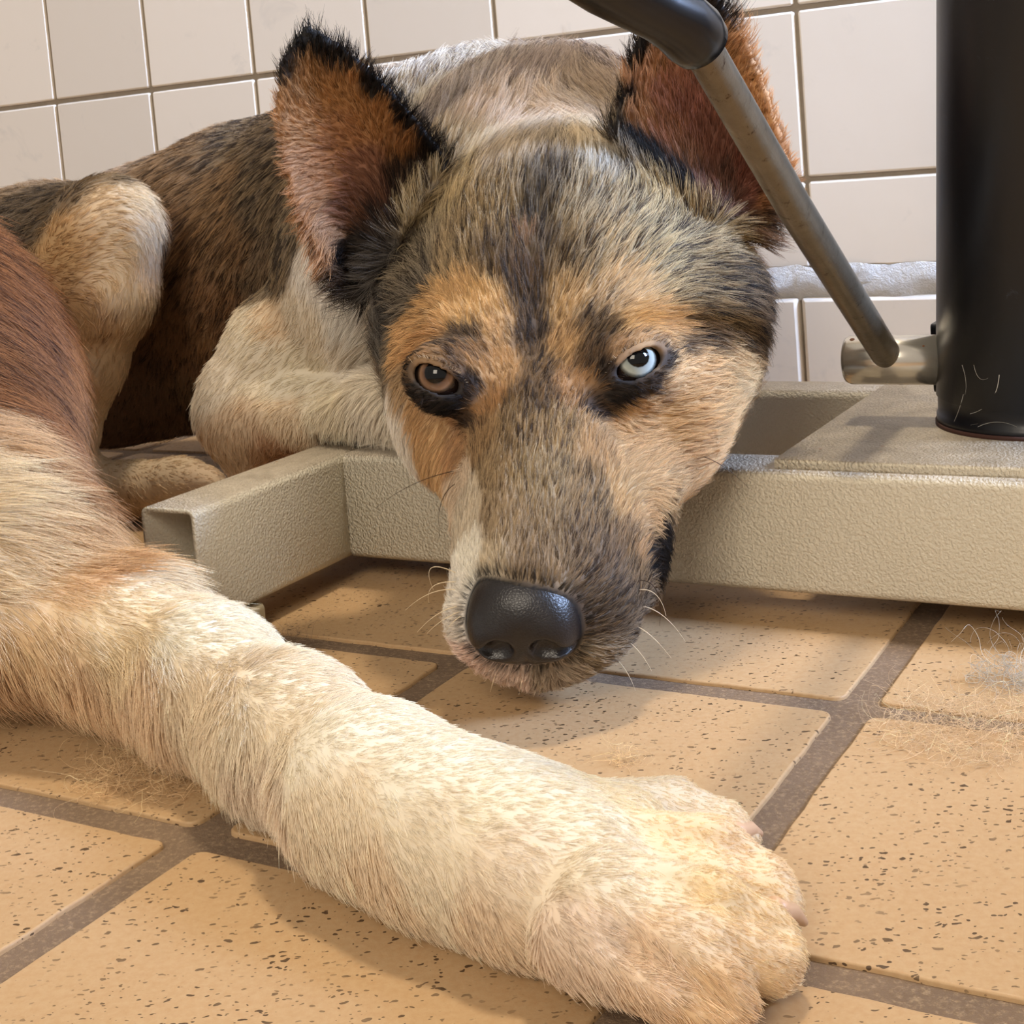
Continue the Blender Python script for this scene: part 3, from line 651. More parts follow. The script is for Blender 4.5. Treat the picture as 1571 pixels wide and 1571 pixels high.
# x, y, size, light hair, dark hair, share of dark hair   (each patch is pinned to the skin at the point seen there)
COAT_A = [
 # muzzle
 (800,860,26,(166,140,110),(92,72,54),.4),(760,865,20,(208,188,160),(132,110,88),.2),(722,860,18,(236,226,212),(170,150,130),.1),(702,900,14,(232,222,212),(200,186,170),.1),
 (705,960,14,(235,222,210),(206,190,176),.05),(725,1005,14,(232,200,184),(214,170,150),.1),(770,1030,14,(228,202,186),(190,160,140),.15),(860,1032,14,(176,156,134),(110,90,72),.3),
 (930,1010,20,(158,138,112),(92,74,56),.4),(975,960,20,(120,98,74),(66,50,36),.5),(940,930,22,(108,86,64),(60,44,32),.55),(925,870,20,(126,100,74),(62,46,34),.5),(975,890,14,(140,112,80),(70,52,36),.45),(985,790,14,(214,168,112),(150,112,72),.15),(982,850,10,(190,146,98),(130,98,64),.25),(965,830,12,(150,118,82),(84,62,42),.4),
 (895,835,20,(150,122,90),(66,48,34),.5),(840,810,24,(158,132,98),(92,70,50),.4),(770,800,24,(176,150,118),(104,82,60),.35),(720,790,18,(214,196,172),(150,126,100),.2),(700,740,14,(222,196,168),(168,140,110),.15),
 (750,730,20,(166,138,102),(96,74,54),.4),(830,740,24,(172,146,108),(92,72,52),.4),(900,760,22,(160,130,92),(84,64,44),.45),(960,760,20,(206,164,108),(150,112,70),.2),(985,815,11,(196,152,98),(110,80,52),.3),
 (740,680,18,(170,134,92),(96,70,48),.4),(800,660,20,(156,128,92),(70,52,38),.5),(860,670,20,(168,136,92),(84,62,44),.45),(910,690,20,(196,152,98),(120,88,56),.3),(970,700,24,(216,170,112),(170,126,78),.15),
 (1025,760,16,(220,176,120),(176,132,86),.1),(1029,764,9,(34,24,18),(18,12,10),.8),(1024,784,10,(26,18,14),(14,10,8),.8),(1016,806,10,(26,18,14),(14,10,8),.8),(1008,830,10,(26,18,14),(14,10,8),.8),(999,854,9,(34,24,18),(18,12,10),.8),
 # between and around the eyes
 (822,610,18,(120,92,62),(52,38,28),.6),(822,560,18,(128,98,66),(50,36,26),.6),(805,510,16,(84,62,44),(40,28,20),.7),(770,560,18,(196,146,88),(110,76,46),.3),(770,500,18,(204,156,96),(130,94,58),.25),
 (745,620,14,(176,124,72),(80,56,36),.35),(880,600,18,(180,130,78),(86,60,40),.35),(868,530,18,(196,152,98),(120,88,56),.3),(862,460,18,(206,166,112),(132,100,66),.25),
 (740,470,20,(220,174,112),(170,126,76),.15),(700,450,18,(216,170,112),(150,110,70),.2),(660,470,16,(206,160,104),(130,96,62),.3),(625,510,14,(212,164,106),(150,110,68),.2),(655,520,12,(196,142,84),(110,78,48),.3),
 (715,515,14,(110,84,58),(48,34,26),.6),(740,540,12,(150,108,66),(70,48,32),.4),
 (642,562,8,(80,60,44),(36,26,20),.7),(668,549,8,(160,120,78),(84,60,40),.4),(695,556,8,(120,88,58),(56,40,28),.5),(662,608,8,(50,36,28),(24,18,14),.75),(650,628,8,(180,136,90),(100,72,48),.3),(700,620,12,(36,26,20),(18,12,10),.85),(725,600,10,(56,40,30),(26,18,14),.8),(715,640,9,(80,58,40),(40,28,20),.6),
 (905,500,16,(112,88,62),(48,34,26),.6),(900,545,14,(110,82,56),(44,32,24),.6),(935,470,16,(190,152,104),(90,68,48),.4),(980,480,18,(222,176,114),(170,126,78),.15),(1030,500,16,(222,174,112),(170,126,78),.15),(965,430,20,(214,172,116),(140,106,70),.25),
 (925,572,8,(60,44,34),(26,18,14),.7),(955,532,9,(170,128,84),(90,66,44),.35),(990,520,9,(190,146,96),(100,74,48),.35),(1015,530,8,(150,112,72),(70,50,34),.45),(1026,550,8,(70,52,38),(34,24,18),.7),(1000,592,8,(70,52,38),(34,24,18),.7),(1015,612,9,(170,128,84),(100,72,46),.35),(950,605,11,(42,30,22),(20,14,12),.85),(905,615,12,(70,50,36),(32,22,16),.7),(1050,530,12,(96,72,50),(44,32,24),.5),
 # cheeks
 (1060,580,24,(222,176,118),(186,142,92),.1),(1120,560,20,(222,182,128),(180,140,92),.1),(1100,630,24,(220,174,116),(176,132,84),.1),(1030,640,22,(218,170,108),(170,126,78),.15),(1060,700,22,(216,168,108),(170,124,78),.1),(980,640,18,(206,158,98),(140,102,62),.2),
 (640,640,14,(214,168,114),(150,112,72),.2),(665,685,14,(220,176,122),(180,138,92),.1),(700,690,12,(196,146,96),(130,92,58),.2),(615,600,12,(190,156,116),(120,94,66),.3),
 # forehead
 (815,460,18,(96,72,50),(42,30,22),.65),(800,420,18,(110,80,54),(46,34,26),.6),(760,400,20,(120,96,68),(52,38,28),.55),(825,390,20,(112,92,70),(50,38,30),.6),(806,370,8,(168,112,64),(100,66,40),.3),(870,400,22,(150,124,88),(64,48,36),.5),
 (700,390,24,(168,142,106),(60,46,36),.5),(640,400,24,(160,142,116),(56,46,40),.5),(640,440,18,(126,112,96),(50,42,38),.5),(600,440,18,(106,98,92),(44,38,36),.5),(590,500,16,(112,104,96),(48,42,40),.5),(580,400,16,(92,84,78),(40,34,32),.5),(595,550,12,(140,124,104),(60,50,42),.4),
 (680,320,26,(194,168,124),(72,56,42),.45),(760,320,26,(180,152,112),(64,50,38),.5),(830,300,26,(120,104,84),(54,44,36),.55),(890,320,26,(190,166,128),(72,58,44),.45),(930,370,26,(192,162,116),(66,50,38),.48),
 (1000,330,28,(206,176,126),(64,48,36),.48),(1000,400,26,(198,166,114),(66,50,38),.48),(1070,380,24,(190,158,110),(58,44,32),.5),(1070,440,22,(180,148,102),(52,40,30),.52),(1120,420,20,(136,108,74),(44,34,26),.6),(1110,480,18,(150,120,80),(48,36,28),.55),(1150,450,16,(110,84,58),(36,28,22),.65),(1080,505,14,(130,100,66),(46,34,26),.55),
 (1180,400,16,(60,44,34),(22,16,14),.8),(1190,360,14,(44,32,26),(18,14,12),.85),(1150,370,16,(100,78,54),(40,30,24),.65),(1130,510,12,(110,84,56),(44,34,26),.5),
 (540,430,12,(70,60,54),(24,20,18),.65),(525,400,12,(34,28,26),(18,14,12),.85),(555,380,14,(60,52,46),(26,22,20),.75),
 # crown and nape
 (700,250,26,(204,182,148),(120,100,80),.3),(770,240,26,(186,164,136),(104,88,76),.35),(830,230,24,(186,166,142),(104,90,80),.4),(900,220,26,(206,184,152),(112,94,76),.3),(930,260,18,(200,190,176),(90,80,72),.3),(960,270,16,(150,136,118),(50,40,34),.5),
 (760,190,28,(212,186,160),(150,126,108),.25),(850,180,28,(204,176,146),(130,106,90),.3),(920,170,22,(190,166,138),(120,98,84),.3),
 (660,120,30,(190,176,158),(128,114,106),.35),(740,110,30,(178,162,150),(112,98,94),.4),(820,120,28,(166,146,134),(100,84,80),.4),(900,140,22,(180,156,134),(120,100,88),.35),(630,160,24,(186,174,158),(134,120,110),.3),
 # near ear
 (470,50,16,(30,24,20),(14,12,10),.9),(436,110,10,(44,34,28),(18,14,12),.8),(425,160,9,(60,44,32),(24,18,14),.7),(520,90,12,(44,32,24),(18,14,12),.8),(570,130,10,(34,26,20),(16,12,10),.85),(620,180,10,(34,26,20),(16,12,10),.85),(665,225,12,(32,24,20),(16,12,10),.85),(685,245,9,(26,20,18),(12,10,10),.9),
 (470,130,16,(168,112,58),(110,70,36),.3),(520,140,16,(178,116,58),(120,74,38),.3),(470,190,18,(184,124,68),(130,82,44),.25),(570,190,14,(176,112,54),(120,72,36),.3),(615,230,14,(166,104,52),(100,62,32),.35),
 (530,210,18,(174,112,64),(132,80,48),.25),(555,260,18,(150,96,68),(108,58,42),.2),(500,260,20,(178,116,66),(126,78,46),.25),(575,300,16,(124,78,56),(80,42,32),.3),(460,250,14,(180,120,70),(128,82,46),.25),(470,310,14,(180,116,64),(130,84,50),.25),
 (640,260,12,(60,42,30),(24,18,14),.75),(610,290,14,(70,46,32),(28,20,16),.7),(580,350,14,(60,38,28),(26,18,14),.75),(550,390,14,(70,46,32),(28,20,16),.7),(510,350,14,(190,136,90),(120,82,52),.25),(530,420,12,(110,78,50),(40,30,22),.5),(490,380,12,(186,126,74),(126,82,48),.25),(540,330,14,(140,84,54),(90,54,36),.35),
 # far ear
 (944,207,9,(28,22,18),(14,12,10),.9),(963,152,8,(34,26,22),(16,12,10),.85),(977,96,8,(36,28,22),(16,12,10),.85),(990,58,8,(40,30,24),(16,12,10),.8),(975,225,9,(24,18,16),(12,10,10),.9),(1010,250,10,(30,22,18),(14,12,10),.9),(1050,280,10,(52,36,26),(22,16,14),.8),
 (990,120,14,(196,134,84),(130,84,50),.3),(985,180,14,(190,130,80),(124,82,50),.3),(1020,150,14,(176,112,84),(134,80,58),.25),(1030,210,14,(160,100,68),(108,66,44),.3),(1060,170,14,(150,92,74),(112,66,52),.25),(1080,230,14,(134,80,62),(98,58,46),.3),(1100,290,14,(110,68,52),(68,44,34),.4),(1060,250,12,(140,90,60),(84,54,36),.4),
 (1130,80,12,(206,144,86),(150,98,56),.25),(1160,160,12,(212,146,84),(160,104,58),.25),(1190,240,12,(206,138,78),(150,96,52),.25),(1150,280,12,(120,62,44),(80,42,30),.3),(1180,300,12,(170,104,56),(110,68,38),.3),(1185,335,12,(110,74,46),(50,36,26),.45),
 (1150,55,8,(40,30,24),(18,14,12),.85),(1180,105,8,(70,50,34),(26,20,16),.7),(1110,20,10,(60,44,32),(24,18,14),.75),
 # back and flank
 (420,200,26,(126,104,80),(60,48,40),.5),(350,220,26,(130,106,78),(62,48,38),.5),(280,250,26,(144,106,66),(80,58,38),.45),(320,300,30,(150,112,72),(74,54,38),.45),(400,290,30,(134,110,82),(60,48,38),.5),(430,370,26,(140,118,90),(64,52,42),.5),(340,380,30,(156,114,72),(70,50,34),.5),(280,360,26,(144,98,56),(70,46,28),.45),(400,440,24,(138,112,84),(64,50,40),.5),
 (290,450,26,(150,104,64),(70,46,28),.45),(350,480,24,(140,96,58),(76,52,34),.45),(270,530,24,(150,104,66),(80,56,38),.4),(300,520,20,(150,104,60),(80,54,34),.4),(240,620,30,(140,102,74),(84,60,44),.35),(280,600,20,(150,116,80),(84,60,40),.35),(280,660,24,(150,116,88),(90,66,50),.35),(200,660,24,(130,94,70),(80,58,44),.4),
 (240,560,20,(130,90,60),(70,48,34),.45),
 # haunch and hind leg
 (60,320,20,(110,90,68),(60,48,38),.5),(110,300,16,(130,104,74),(70,54,40),.5),(170,275,12,(150,126,96),(90,72,54),.4),(150,320,22,(216,180,134),(170,130,86),.2),(200,300,18,(230,206,172),(196,162,124),.12),(225,350,16,(232,210,184),(200,170,140),.08),(180,400,24,(226,190,142),(190,146,98),.12),(110,380,26,(208,164,110),(160,116,70),.2),(100,460,26,(196,148,94),(146,102,60),.25),(225,410,14,(230,200,170),(200,166,136),.08),
 (200,470,18,(222,190,148),(186,146,104),.12),(150,500,22,(206,162,112),(160,116,74),.18),(185,540,16,(214,180,138),(170,132,94),.15),(130,600,20,(216,186,148),(180,142,104),.12),(110,680,20,(226,198,162),(190,154,116),.1),(150,730,20,(230,206,172),(196,164,130),.08),(190,780,16,(200,166,130),(150,116,84),.15),(240,740,20,(226,196,160),(190,156,122),.1),(310,730,16,(226,194,160),(190,152,120),.1),
 # white foreleg and chest
 (490,420,22,(236,226,218),(214,196,184),.05),(540,480,22,(236,228,220),(216,200,188),.05),(460,490,20,(234,218,196),(206,180,152),.08),(420,500,14,(226,196,160),(190,154,116),.12),(400,550,22,(236,220,196),(206,180,150),.08),(330,590,20,(232,216,196),(204,178,150),.08),(450,570,20,(238,224,200),(210,186,156),.06),(500,620,22,(238,222,196),(210,182,148),.08),(570,610,18,(236,222,204),(206,182,156),.08),(360,660,22,(222,192,160),(186,152,120),.08),(430,650,20,(230,204,172),(194,162,130),.08),(560,540,20,(236,222,206),(206,184,162),.06),(610,640,16,(238,226,214),(210,190,170),.05),
 (420,690,20,(206,160,124),(170,124,92),.1),(590,470,16,(200,186,170),(130,116,104),.2),
]
COAT_B = [
 (20,360,34,(138,78,36),(76,42,22),.4),(30,450,38,(146,84,40),(82,46,24),.4),(80,520,30,(160,98,50),(86,48,26),.35),(60,600,34,(160,100,52),(84,48,28),.35),(110,640,22,(164,112,66),(110,70,40),.3),(15,550,36,(142,84,42),(74,42,24),.35),(130,720,22,(160,106,64),(110,70,40),.3),(105,590,18,(150,98,56),(100,62,36),.35),(60,660,18,(150,96,56),(100,62,38),.35),
 (5,660,20,(206,166,122),(160,116,76),.2),(20,760,34,(238,214,178),(206,168,124),.08),(70,730,22,(176,126,80),(130,86,52),.3),(100,790,18,(196,148,100),(150,104,64),.2),(90,800,34,(222,180,130),(184,134,86),.12),(160,810,24,(180,124,76),(134,88,52),.25),(220,850,20,(180,124,74),(134,88,50),.22),(150,870,18,(206,156,104),(164,116,72),.18),(20,860,34,(236,208,168),(206,164,120),.08),(100,880,28,(226,184,136),(190,142,94),.1),
 (60,960,34,(236,204,162),(206,162,118),.1),(160,960,30,(238,212,172),(210,172,128),.08),(250,900,24,(238,216,184),(214,184,146),.05),(20,1040,26,(224,186,146),(190,146,106),.1),(120,1060,30,(232,196,156),(200,158,118),.1),(220,1100,30,(234,202,166),(204,166,128),.08),
 (340,960,36,(240,226,202),(220,196,164),.04),(300,1060,36,(236,214,184),(210,180,146),.06),(420,1100,36,(238,220,194),(214,186,154),.05),(400,1200,34,(232,210,186),(206,176,148),.06),(520,1120,34,(240,228,208),(222,200,172),.03),(520,1240,36,(238,220,194),(214,184,150),.06),(560,1340,30,(234,210,180),(208,174,140),.08),(640,1170,34,(240,228,208),(222,200,170),.03),(660,1280,36,(238,222,198),(214,186,152),.05),
 (760,1220,34,(240,226,202),(222,196,164),.03),(780,1320,40,(236,216,192),(212,182,152),.06),(750,1420,30,(232,206,176),(206,174,142),.06),(860,1230,34,(240,224,198),(220,194,160),.04),(900,1320,36,(238,220,194),(216,188,156),.05),(880,1430,34,(232,206,182),(204,170,144),.08),(960,1230,26,(240,216,176),(220,184,138),.05),(1060,1260,24,(240,210,168),(220,178,130),.05),(1130,1280,16,(238,206,166),(216,176,134),.05),
 (1020,1330,26,(238,216,184),(216,184,146),.05),(1100,1350,26,(240,208,158),(220,176,120),.06),(1180,1390,24,(238,206,160),(216,176,126),.06),(1060,1430,26,(234,206,172),(208,170,130),.08),(1160,1450,24,(236,204,162),(212,170,124),.08),(1000,1480,26,(232,200,168),(204,166,130),.08),(1090,1520,24,(230,192,148),(200,156,110),.08),
]
# x, y, direction the tips point (degrees, 0 right, 90 up), length cm, lift
LIE_A = [
 (820,820,90,.55,.22),(750,780,112,.55,.22),(720,870,115,.45,.25),(900,800,62,.55,.22),(960,800,45,.6,.22),(930,920,35,.5,.25),(980,960,20,.5,.3),(930,1015,-20,.45,.35),(780,1030,-100,.45,.4),(720,980,200,.4,.35),(705,900,170,.45,.35),
 (820,680,90,.6,.2),(760,690,105,.6,.2),(900,690,65,.6,.2),(980,700,38,.8,.2),(1040,720,20,.9,.22),(1020,800,-50,.7,.25),
 (820,560,90,.6,.2),(770,520,100,.6,.25),(868,520,82,.6,.25),(740,470,112,.8,.25),(700,455,130,.8,.25),(650,480,155,.8,.25),(620,520,180,.8,.25),(715,540,120,.5,.25),(660,548,140,.35,.3),(640,580,190,.5,.25),(690,620,250,.5,.25),(650,630,225,.7,.2),(665,690,240,.8,.2),(740,620,110,.5,.25),
 (900,500,75,.6,.25),(935,470,62,.8,.25),(980,480,38,.8,.25),(1030,500,18,.8,.25),(965,430,55,.9,.25),(960,535,70,.35,.3),(1010,530,40,.35,.3),(1040,560,0,.5,.25),(1000,610,-30,.6,.25),(950,620,-60,.5,.25),(890,600,70,.5,.25),
 (1070,600,10,1.,.2),(1130,560,0,1.2,.25),(1100,650,-5,1.1,.25),(1020,650,20,.9,.2),(1060,710,-15,1.,.25),
 (815,440,92,.9,.22),(760,390,102,1.,.22),(830,380,88,1.,.22),(700,380,122,1.,.25),(640,400,142,1.2,.3),(600,440,160,1.3,.35),(585,520,195,1.3,.35),(560,420,165,1.4,.4),(540,440,200,1.8,.5),
 (870,380,76,1.,.22),(930,360,62,1.1,.22),(1000,330,50,1.1,.25),(1000,400,40,1.1,.25),(1070,380,28,1.2,.28),(1070,450,14,1.2,.28),(1120,430,6,1.3,.32),(1110,490,-12,1.3,.3),(1150,450,-6,1.4,.38),(1180,400,-5,1.7,.5),(1190,360,-15,1.8,.5),(1150,500,-25,1.2,.3),
 (760,290,98,1.2,.25),(840,280,88,1.2,.25),(690,300,112,1.2,.28),(920,280,72,1.2,.28),(770,210,92,1.6,.35),(870,200,84,1.6,.35),(930,250,95,1.2,.4),(700,240,100,1.4,.35),
 (660,120,100,2.,.4),(760,110,90,2.,.4),(860,120,80,2.,.4),
 (474,48,95,.9,.5),(436,110,118,.7,.45),(425,170,150,.6,.4),(520,85,62,.75,.45),(570,130,55,.8,.45),(620,180,52,.9,.45),(670,228,48,1.1,.5),(690,250,30,1.2,.45),
 (480,140,120,.5,.42),(530,180,150,.5,.42),(470,230,170,.5,.42),(550,250,160,.45,.4),(500,300,200,.6,.42),(600,220,60,.55,.4),(450,280,200,.6,.42),(500,390,245,.9,.4),(530,420,240,1.2,.45),(570,340,110,1.3,.4),(620,280,95,1.4,.4),
 (925,195,140,1.3,.55),(945,150,130,.8,.45),(965,90,125,.75,.45),(980,50,120,.75,.45),(990,120,110,.8,.45),(1000,200,120,.9,.3),(1030,230,115,1.2,.35),(1060,180,100,.8,.45),(1090,260,95,1.,.3),(1000,250,130,1.2,.45),(1050,285,110,1.2,.45),
 (1150,60,40,.9,.5),(1180,120,35,.8,.45),(1205,200,15,.7,.42),(1215,260,0,.7,.4),(1150,150,60,.5,.35),(1180,240,50,.5,.35),(1185,330,-25,1.2,.45),(1110,20,60,1.2,.55),
 (420,200,200,1.8,.2),(300,260,205,1.8,.2),(350,320,215,1.8,.2),(420,380,230,1.8,.2),(300,400,235,1.8,.2),(350,480,240,1.6,.2),(280,550,250,1.4,.2),(280,650,265,1.6,.25),(200,650,250,1.,.2),
 (60,320,200,1.5,.25),(120,320,30,1.4,.2),(190,290,5,1.4,.22),(230,350,-70,1.5,.28),(150,380,30,1.4,.2),(220,430,-110,1.4,.25),(100,440,10,1.4,.2),(180,480,245,1.3,.2),(150,560,248,1.,.2),(115,680,255,.8,.2),(150,740,-15,.7,.25),(200,780,-60,.8,.3),(260,740,-5,.7,.25),(320,735,-10,.6,.25),
 (490,420,250,1.4,.2),(540,480,255,1.4,.2),(430,520,222,1.4,.2),(400,570,215,1.3,.2),(330,590,235,1.2,.22),(460,580,215,1.2,.2),(480,630,255,1.2,.25),(570,620,265,1.1,.25),(360,660,262,1.2,.2),(560,550,240,1.2,.2),(610,650,280,.9,.2),
]
LIE_B = [
 (10,350,-8,2.6,.3),(30,450,-14,2.8,.28),(80,500,-20,2.8,.3),(60,600,-24,2.8,.28),(110,650,-30,2.6,.3),(20,700,-8,2.8,.25),(130,730,-25,2.6,.3),(90,800,-12,2.6,.25),(20,860,-12,2.6,.25),(160,830,-10,2.4,.28),(210,860,-14,2.2,.3),
 (60,960,-32,2.2,.22),(160,960,-28,2.,.22),(250,900,-18,1.5,.2),(20,1020,-76,2.8,.3),(120,1060,-70,2.8,.3),(220,1105,-62,2.6,.3),(300,1160,-60,2.2,.28),(200,1030,-52,2.4,.22),
 (340,960,-22,1.1,.18),(300,1060,-48,1.7,.2),(420,1080,-34,1.1,.18),(400,1200,-56,1.9,.22),(350,1150,-56,2.2,.25),(520,1120,-28,.9,.18),(520,1240,-44,1.2,.2),(530,1340,-54,1.5,.25),(640,1170,-26,.9,.18),(660,1280,-34,1.1,.2),(650,1380,-46,1.3,.25),
 (760,1220,-16,.9,.18),(780,1320,-30,1.1,.22),(750,1430,-40,1.3,.25),(860,1230,-8,.9,.2),(900,1320,-20,1.,.22),(880,1430,-40,1.3,.25),(960,1230,-10,.8,.22),(1060,1260,-16,.7,.22),(1140,1285,-15,.7,.3),
 (1040,1330,-20,.8,.22),(1110,1350,-22,.8,.22),(1190,1400,-35,.8,.3),(1060,1430,-26,.9,.25),(1160,1460,-25,.9,.3),(1000,1490,-40,1.2,.3),(1090,1530,-45,1.2,.35),
]
def interp(Pts, dabs, vals, sig):
    out = np.zeros((len(Pts), vals.shape[1])); 
    for s in range(0, len(Pts), 20000):
        p = Pts[s:s+20000]; d2 = ((p[:, None, :] - dabs[None])**2).sum(2)
        w = np.exp(-d2/(2*sig[None]**2)) + 1e-7/(1 + (d2/1e-4)**2)
        out[s:s+20000] = (w @ vals)/w.sum(1)[:, None]
    return out
def pin(bvh, rows):
    ok, pos = [], []
    for r in rows:
        d = Vector(ray(r[0], r[1])).normalized(); h = bvh.ray_cast(Vector(CAMP), d)
        if h[0] is None: continue
        ok.append(r); pos.append(h[0])
    return ok, np.array(pos)
class Coat:
    def __init__(s, V, Q, coat, lie):
        s.bvh = BVHTree.FromPolygons(V.tolist(), Q.tolist()); s.V, s.Q = V, Q
        T = np.concatenate([Q[:, :3], Q[:, [0, 2, 3]]]); s.T = T
        fn = np.cross(V[T[:, 1]] - V[T[:, 0]], V[T[:, 2]] - V[T[:, 0]]); s.area = np.linalg.norm(fn, axis=1)/2
        vn = np.zeros_like(V)
        for k in range(3): 
            for d in range(3): vn[:, d] += np.bincount(T[:, k], fn[:, d], len(V))
        s.vn = vn/np.maximum(np.linalg.norm(vn, axis=1), 1e-12)[:, None]
        rows, s.cp = pin(s.bvh, coat)
        s.cs = np.array([r[2] for r in rows])*s.cp[:, 1]/FPX*.85
        def tone(c):
            c = np.asarray(lin(c)); g = c @ np.array([.3, .59, .11]); c = g + (c - g)*(.95 if c[0] < 4.5*c[2] else .90); c = c*np.array([1., 1 + .085*np.clip((c[0]/max(c[2], 1e-4) - 4)/6, 0, 1), 1.]); c = np.clip(c*np.array([.99, 1.0, .96]), 0, 1); return c**(.90 - .06*np.clip(g, 0, .7)/.7)
        s.cv = np.array([list(tone(r[3])) + list(tone(r[4])) + [r[5]] for r in rows])
        rows, s.lp = pin(s.bvh, lie); v = []
        for r, p in zip(rows, s.lp):
            a = math.radians(r[2]); q = P(r[0] + 30*math.cos(a), r[1] - 30*math.sin(a), p[1]) - P(r[0], r[1], p[1])
            v.append(list(q/np.linalg.norm(q)) + [r[3]*.01, r[4]])
        s.lv = np.array(v); s.ls = np.full(len(v), 38.)*s.lp[:, 1]/FPX
    rim = None
    def colour(s, p):
        c = interp(p, s.cp, s.cv, s.cs)
        if s.rim is not None:                                        # bare black skin round the nose leather
            bv, ctr = s.rim
            for i in np.nonzero(np.linalg.norm(p - ctr, axis=1) < .04)[0]:
                d = bv.find_nearest(Vector(p[i]))[3]
                if d is not None and d < .0020: w = min(1, (.0020 - d)/.0016); c[i, :3] += (np.array([.012, .010, .010]) - c[i, :3])*w; c[i, 3:6] += (np.array([.008]*3) - c[i, 3:6])*w
        return c
    def lie(s, p): return interp(p, s.lp, s.lv, s.ls)
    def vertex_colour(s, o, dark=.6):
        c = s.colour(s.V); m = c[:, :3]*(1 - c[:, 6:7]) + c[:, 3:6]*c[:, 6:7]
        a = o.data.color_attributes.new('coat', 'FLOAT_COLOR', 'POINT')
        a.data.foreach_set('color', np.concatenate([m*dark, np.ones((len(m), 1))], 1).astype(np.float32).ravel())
    def grow(s, name, n, dens, parent, avoid=None, thick=.00011, steps=6, clump=.55, per=14, seed=1, lens=1., wild=.09, pshift=1.):
        """n hairs over the skin; dens(centre, normal) weighs where they stand"""
        r = np.random.default_rng(seed); T, V = s.T, s.V
        tc = V[T].mean(1); tn = s.vn[T].mean(1); w = s.area*dens(tc, tn); w /= w.sum()
        t = r.choice(len(T), n, p=w); u, v = r.random(n), r.random(n); m = u + v > 1; u[m], v[m] = 1 - u[m], 1 - v[m]
        A, B, C_ = (V[T[t, k]] for k in range(3)); root = A + (B - A)*u[:, None] + (C_ - A)*v[:, None]
        NA_, NB, NC = (s.vn[T[t, k]] for k in range(3)); nrm = NA_*(1 - u - v)[:, None] + NB*u[:, None] + NC*v[:, None]; nrm /= np.linalg.norm(nrm, axis=1)[:, None] + 1e-9
        if avoid is not None:
            k = ~avoid(root); root, nrm = root[k], nrm[k]; n = len(root)
        L = s.lie(root); C = s.colour(root)
        # clumps: neighbours lean together
        ng = max(4, n//per); gi = r.choice(n, ng, replace=False); kd = KDTree(ng)
        for i, g in enumerate(gi): kd.insert(root[g], i)
        kd.balance(); cl = np.fromiter((kd.find(p)[1] for p in root), int, n)
        crand = r.normal(size=(ng, 3)); crl = r.normal(size=ng)
        fl = L[:, :3] + r.normal(size=(n, 3))*wild + crand[cl]*wild*1.2
        fl -= nrm*(fl*nrm).sum(1)[:, None]; fl /= np.linalg.norm(fl, axis=1)[:, None] + 1e-9
        lift = np.clip(L[:, 4]*(1 + r.normal(size=n)*.25), .05, .9)
        length = L[:, 3]*(lens(root) if callable(lens) else lens)*np.clip(1 + r.normal(size=n)*.18 + crl[cl]*.08, .35, 1.6)
        ts = np.linspace(0, 1, steps); Pn = np.zeros((n, steps, 3)); pos = root - nrm*.0003
        Pn[:, 0] = pos; dl = length/(steps - 1); curl = r.normal(size=(n, 3))*.10
        for k in range(1, steps):
            lf = lift*(1.35 - .95*ts[k]); d = fl*np.sqrt(np.clip(1 - lf**2, .1, 1))[:, None] + nrm*lf[:, None] + curl*ts[k]
            d /= np.linalg.norm(d, axis=1)[:, None]; pos = pos + d*dl[:, None]; Pn[:, k] = pos
        G_ = Pn[gi[cl]]; off = root - root[gi[cl]]
        gd = np.linalg.norm(root - root[gi[cl]], axis=1); okc = (gd < .006) & ((nrm*nrm[gi[cl]]).sum(1) > .5)
        cw = okc[:, None, None]*(ts**1.3)[None, :, None]*(clump*np.clip(1 + r.normal(size=n)*.2, 0, 1.4))[:, None, None]
        scale = np.clip(length/np.maximum(length[gi[cl]], 1e-5), .4, 1.4)
        guide = root[gi[cl]][:, None] + (G_ - root[gi[cl]][:, None])*scale[:, None, None]
        Pn = Pn + (guide - Pn)*cw
        Pn[:, :, 2] = np.maximum(Pn[:, :, 2], .0008)
        # colour
        dk = (r.random(n)*.45 + r.random(ng)[cl]*.55) < .5 + (C[:, 6]*pshift - .5)*.95
        base = np.where(dk[:, None], C[:, 3:6], C[:, :3]); lum = base.mean(1)
        var = np.exp((r.normal(size=n)*.16 + crl[cl]*.10)*np.clip(1.35 - lum*1.3, .35, 1)); base = base*var[:, None]
        tipf = np.where(dk, .8, 1.08)
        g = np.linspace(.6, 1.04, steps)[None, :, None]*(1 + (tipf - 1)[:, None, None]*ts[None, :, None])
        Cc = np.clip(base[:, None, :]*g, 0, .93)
        hc = bpy.data.hair_curves.new(name); hc.add_curves([steps]*n)
        hc.attributes['position'].data.foreach_set('vector', (Pn.reshape(-1, 3)).astype(np.float32).ravel())
        ra = hc.attributes.get('radius') or hc.attributes.new('radius', 'FLOAT', 'POINT')
        rad = thick*np.clip(1 - ts, .08, 1)**.6; rad = np.broadcast_to(rad[None], (n, steps))*np.clip(1 + r.normal(size=n)*.2, .5, 1.6)[:, None]
        ra.data.foreach_set('value', rad.astype(np.float32).ravel())
        ca = hc.attributes.new('coat', 'FLOAT_COLOR', 'POINT')
        ca.data.foreach_set('color', np.concatenate([Cc, np.ones((n, steps, 1))], 2).astype(np.float32).ravel())
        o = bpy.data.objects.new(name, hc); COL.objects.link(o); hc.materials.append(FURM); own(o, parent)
        return o
